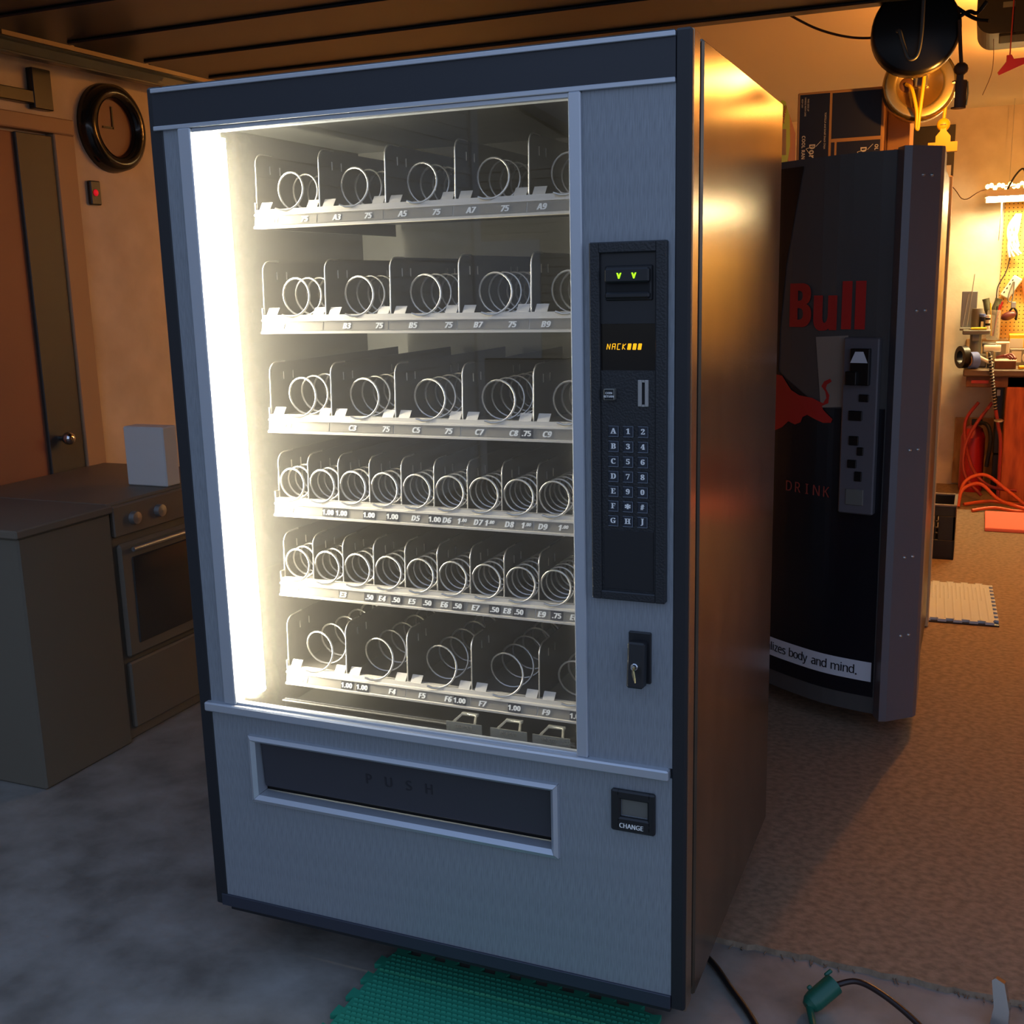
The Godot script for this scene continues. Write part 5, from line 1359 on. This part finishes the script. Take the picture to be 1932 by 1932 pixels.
func build_floor_things() -> void:
	var g := paint("green_foam", col(24, 132, 104), 0.75)
	foam_mat("foam_mat", "green interlocking foam floor mat under the snack machine", Vector2(0.372, -0.125), Vector2(0.965, 0.475), 10, g, 0.0135, 0.0, 0.0125, g)
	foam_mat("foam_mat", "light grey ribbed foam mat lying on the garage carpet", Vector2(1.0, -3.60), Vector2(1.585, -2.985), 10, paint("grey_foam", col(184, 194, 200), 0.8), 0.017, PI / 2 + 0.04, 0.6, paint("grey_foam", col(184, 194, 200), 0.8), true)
	var pink := thing("foam_board", "pink foam board lying on the carpet before the workbench", "board", Vector3(2.0, 0.009, -5.1))
	part(pink, "board", Shape.new().box(Vector3(1.572, 0.009, -5.32), Vector3(2.7, 0.03, -4.83), 0.004), mats.pink_foam)
	# black crate
	var c := thing("milk_crate", "black plastic milk crate with pierced sides on the carpet", "crate", Vector3(1.27, 0.009, -4.25))
	var x0 := 1.115
	var x1 := 1.425
	var z0 := -4.42
	var z1 := -4.10
	part(c, "base", Shape.new().box(Vector3(x0, 0.009, z0), Vector3(x1, 0.025, z1), 0.004), mats.machine_black)
	for side in 4:
		var s := Shape.new()
		var along_x := side < 2
		var fix: float = [z1, z0, x0, x1][side]
		var a0 := x0 if along_x else z0
		var a1 := x1 if along_x else z1
		var Q := func(u0: float, u1: float, v0: float, v1: float) -> void:
			var d: float = 0.012 * (-1.0 if side in [0, 3] else 1.0)
			if along_x: s.box(Vector3(u0, v0, minf(fix, fix + d)), Vector3(u1, v1, maxf(fix, fix + d)), 0.002)
			else: s.box(Vector3(minf(fix, fix + d), v0, u0), Vector3(maxf(fix, fix + d), v1, u1), 0.002)
		Q.call(a0, a1, 0.009, 0.11)
		Q.call(a0, a1, 0.235, 0.29)
		Q.call(a0, a0 + 0.05, 0.11, 0.235)
		Q.call(a1 - 0.08, a1, 0.11, 0.235)
		for k in 4:
			var u := a0 + 0.085 + k * 0.042
			Q.call(u, u + 0.008, 0.11, 0.235)
		for v in [0.14, 0.168, 0.2]: Q.call(a0 + 0.05, a1 - 0.08, v, v + 0.008)
		part(c, "side", s, mats.machine_black)
	part(c, "rim", Shape.new().box(Vector3(x0 - 0.004, 0.284, z1 - 0.016), Vector3(x1 + 0.004, 0.294, z1 + 0.004), 0.002), mats.machine_grey)
	part(c, "rim", Shape.new().box(Vector3(x1 - 0.012, 0.284, z0), Vector3(x1 + 0.004, 0.294, z1), 0.002), mats.machine_grey)
	part(c, "rim", Shape.new().box(Vector3(x0 - 0.004, 0.284, z0 - 0.004), Vector3(x1 + 0.004, 0.294, z0 + 0.016), 0.002), mats.machine_grey)
	solo("paper_bundle", "pale paper bundle standing inside the black crate", "paper", Shape.new().box(Vector3(1.15, 0.025, -4.36), Vector3(1.30, 0.24, -4.16), 0.004), mats.off_white)
	# plug, cords
	var p := thing("cord_connector", "dark green round cord connector lying on the concrete", "connector", Vector3(1.255, 0, -0.3))
	var dirv := Vector3(0.045, 0.03, -0.05)
	var s2 := Shape.new()
	s2.xf = Transform3D(Basis(Quaternion(Vector3.UP, dirv.normalized())), Vector3(1.255, 0.022, -0.250))
	s2.lathe([Vector2(0, -0.012), Vector2(0.012, -0.012), Vector2(0.019, -0.002), Vector2(0.021, 0.008), Vector2(0.0215, 0.062), Vector2(0.0185, 0.062), Vector2(0.0185, 0.055), Vector2(0, 0.055)], 24)
	part(p, "shell", s2, mats.green_plastic)
	var lug := Shape.new()
	lug.xf = s2.xf
	lug.box(Vector3(-0.028, 0.012, -0.004), Vector3(-0.019, 0.022, 0.004), 0.002)
	lug.box(Vector3(-0.026, 0.058, -0.004), Vector3(-0.018, 0.076, 0.004), 0.002)
	part(p, "lug", lug, mats.green_plastic)
	part(p, "tail_cord", Shape.new().tube(curve([Vector3(1.252, 0.02, -0.240), Vector3(1.265, 0.012, -0.200), Vector3(1.276, 0.008, -0.155), Vector3(1.290, 0.007, -0.065), Vector3(1.320, 0.007, 0.085)]), 0.0075, 8), mats.green_plastic)
	solo("extension_cord", "dark brown cord arching from the green connector over the concrete", "cord", Shape.new().tube(curve([Vector3(1.294, 0.045, -0.290), Vector3(1.335, 0.058, -0.300), Vector3(1.385, 0.056, -0.280), Vector3(1.450, 0.04, -0.240), Vector3(1.510, 0.018, -0.185), Vector3(1.550, 0.008, -0.125), Vector3(1.600, 0.008, 0.015)], 8), 0.0062, 8), paint("brown_cord", col(42, 26, 22), 0.35))
	# chrome bar end
	var bar := thing("chrome_bar", "bright chrome flat bar end standing on the concrete at the carpet edge", "bar", Vector3(1.59, 0, -0.33))
	var b := Shape.new()
	b.xf = T(1.602, 0.0, -0.318, -0.2, -0.28, 0.0)
	b.prism(PackedVector2Array([Vector2(-0.020, 0.0), Vector2(0.014, 0.0), Vector2(0.013, 0.045), Vector2(-0.001, 0.094), Vector2(-0.018, 0.1), Vector2(-0.024, 0.094), Vector2(-0.015, 0.045)]), -0.02, 0.0)
	part(bar, "blade", b, mats.chrome)

# ------------------------------------------------------------------ entry side
func build_entry_side() -> void:
	var x := -1.7
	var d := structure("door_2", "red-brown entry door with dark glass in the tan wall")
	part(d, "door_leaf", Shape.new().box(Vector3(x, 0.03, -1.46), Vector3(x + 0.02, 2.01, -0.62), 0.003), mats.red_brown_door)
	part(d, "dark_stile", Shape.new().box(Vector3(x + 0.018, 0.03, -1.46), Vector3(x + 0.035, 2.01, -1.29), 0.003), paint("dark_screen", col(58, 60, 58), 0.5))
	part(d, "frame_jamb", Shape.new().box(Vector3(x, 0, -1.56), Vector3(x + 0.045, 2.02, -1.46), 0.004), mats.tan_trim)
	part(d, "frame_jamb", Shape.new().box(Vector3(x, 0, -0.62), Vector3(x + 0.045, 2.02, -0.53), 0.004), mats.tan_trim)
	part(d, "frame_head", Shape.new().box(Vector3(x, 2.02, -1.56), Vector3(x + 0.05, 2.075, -0.53), 0.004), mats.tan_trim)
	part(d, "knob", Shape.new().ellipsoid(Vector3(x + 0.075, 0.92, -1.345), Vector3(0.025, 0.025, 0.025), 12), mats.chrome)
	part(d, "knob_stem", Shape.new().tube([Vector3(x + 0.03, 0.92, -1.345), Vector3(x + 0.07, 0.92, -1.345)], 0.01, 8), mats.chrome)
	# straps and bar above the door
	var br := thing("wall_bracket", "dark steel bracket and bar above the entry door", "bracket", Vector3(x, 2.1, -1.3))
	part(br, "upright", Shape.new().box(Vector3(x, 2.1, -1.49), Vector3(x + 0.03, 2.24, -1.40), 0.003), mats.door_steel)
	part(br, "bar", Shape.new().box(Vector3(x, 2.115, -1.40), Vector3(x + 0.03, 2.16, -0.8), 0.003), mats.door_steel)
	# wall clock
	var ck := thing("wall_clock", "round wall clock with thick black rim and brownish face", "clock", Vector3(x, 2.08, -1.8))
	var cc := Vector3(x, 2.075, -1.795)
	var rim := Shape.new()
	rim.xf = Transform3D(Basis(Vector3.BACK, -PI / 2), cc)
	rim.lathe([Vector2(0.105, 0.0), Vector2(0.105, 0.03), Vector2(0.115, 0.055), Vector2(0.14, 0.06), Vector2(0.16, 0.045), Vector2(0.168, 0.0)], 40, true)
	part(ck, "rim", rim, paint("gloss_black", col(30, 30, 28), 0.15))
	var face := Shape.new()
	face.xf = rim.xf
	face.lathe([Vector2(0.106, 0.0), Vector2(0.106, 0.02), Vector2(0, 0.02)], 32)
	part(ck, "face", face, paint("clock_face", col(118, 78, 66), 0.4))
	part(ck, "hand", Shape.new().box(cc + Vector3(0.021, -0.003, -0.003), cc + Vector3(0.024, 0.08, 0.004)), mats.machine_black)
	part(ck, "hand", Shape.new().box(cc + Vector3(0.021, -0.004, -0.003), cc + Vector3(0.024, 0.004, 0.055)), mats.machine_black)
	# opener button with a red light
	var sw := thing("wall_button", "small wall push button with a red light below the clock", "button", Vector3(x, 1.83, -1.68))
	part(sw, "plate", Shape.new().box(Vector3(x, 1.78, -1.70), Vector3(x + 0.02, 1.87, -1.645), 0.004), mats.smooth_black)
	part(sw, "red_light", Shape.new().ellipsoid(Vector3(x + 0.022, 1.825, -1.668), Vector3(0.008, 0.013, 0.012), 10), glow("red_light_glow", Color(0.9, 0.1, 0.16), 0.5))
	# low cabinet and an old range with a glass door, in a row along the wall
	var cab := thing("low_cabinet", "plain low tan cabinet at the end of the row by the entry door", "cabinet", Vector3(-1.35, 0, -0.67))
	part(cab, "body", Shape.new().box(Vector3(-1.66, 0.0, -0.855), Vector3(-1.0, 0.77, -0.485), 0.006), paint("dull_tan", col(100, 93, 80), 0.75))
	part(cab, "top", Shape.new().box(Vector3(-1.67, 0.77, -0.86), Vector3(-0.99, 0.795, -0.475), 0.004), paint("dull_tan_top", col(104, 94, 80), 0.75))
	var tv := thing("kitchen_range", "old enamel kitchen range with glass oven door behind the low cabinet", "range", Vector3(-1.35, 0, -1.2))
	var en := paint("range_enamel", col(108, 100, 86), 0.5)
	part(tv, "body", Shape.new().box(Vector3(-1.66, 0.0, -1.55), Vector3(-1.02, 0.795, -0.862), 0.006), en)
	part(tv, "control_panel", Shape.new().box(Vector3(-1.022, 0.685, -1.54), Vector3(-1.004, 0.785, -0.872), 0.004), paint("range_panel", col(112, 102, 88), 0.4))
	part(tv, "oven_door", Shape.new().box(Vector3(-1.022, 0.28, -1.54), Vector3(-1.0, 0.66, -0.88), 0.012), en)
	part(tv, "oven_window", Shape.new().box(Vector3(-1.004, 0.32, -1.40), Vector3(-0.996, 0.61, -0.93), 0.004), paint("screen_glass", col(60, 60, 58), 0.06))
	part(tv, "oven_handle", Shape.new().tube([Vector3(-0.98, 0.64, -1.5), Vector3(-0.98, 0.64, -0.92)], 0.008, 8), mats.steel)
	part(tv, "drawer", Shape.new().box(Vector3(-1.022, 0.04, -1.54), Vector3(-1.002, 0.265, -0.88), 0.006), en)
	for z in [-1.42, -1.3, -1.08, -0.96]:
		var k := Shape.new()
		k.xf = Transform3D(Basis(Vector3.BACK, -PI / 2), Vector3(-1.004, 0.735, z))
		k.lathe([Vector2(0.022, 0), Vector2(0.02, 0.018), Vector2(0, 0.02)], 16)
		part(tv, "knob", k, mats.steel)
	solo("white_box", "narrow white box standing on the kitchen range", "box", Shape.new().box(Vector3(-1.2, 0.796, -1.235), Vector3(-1.03, 1.0, -1.165), 0.004), mats.white_trim)
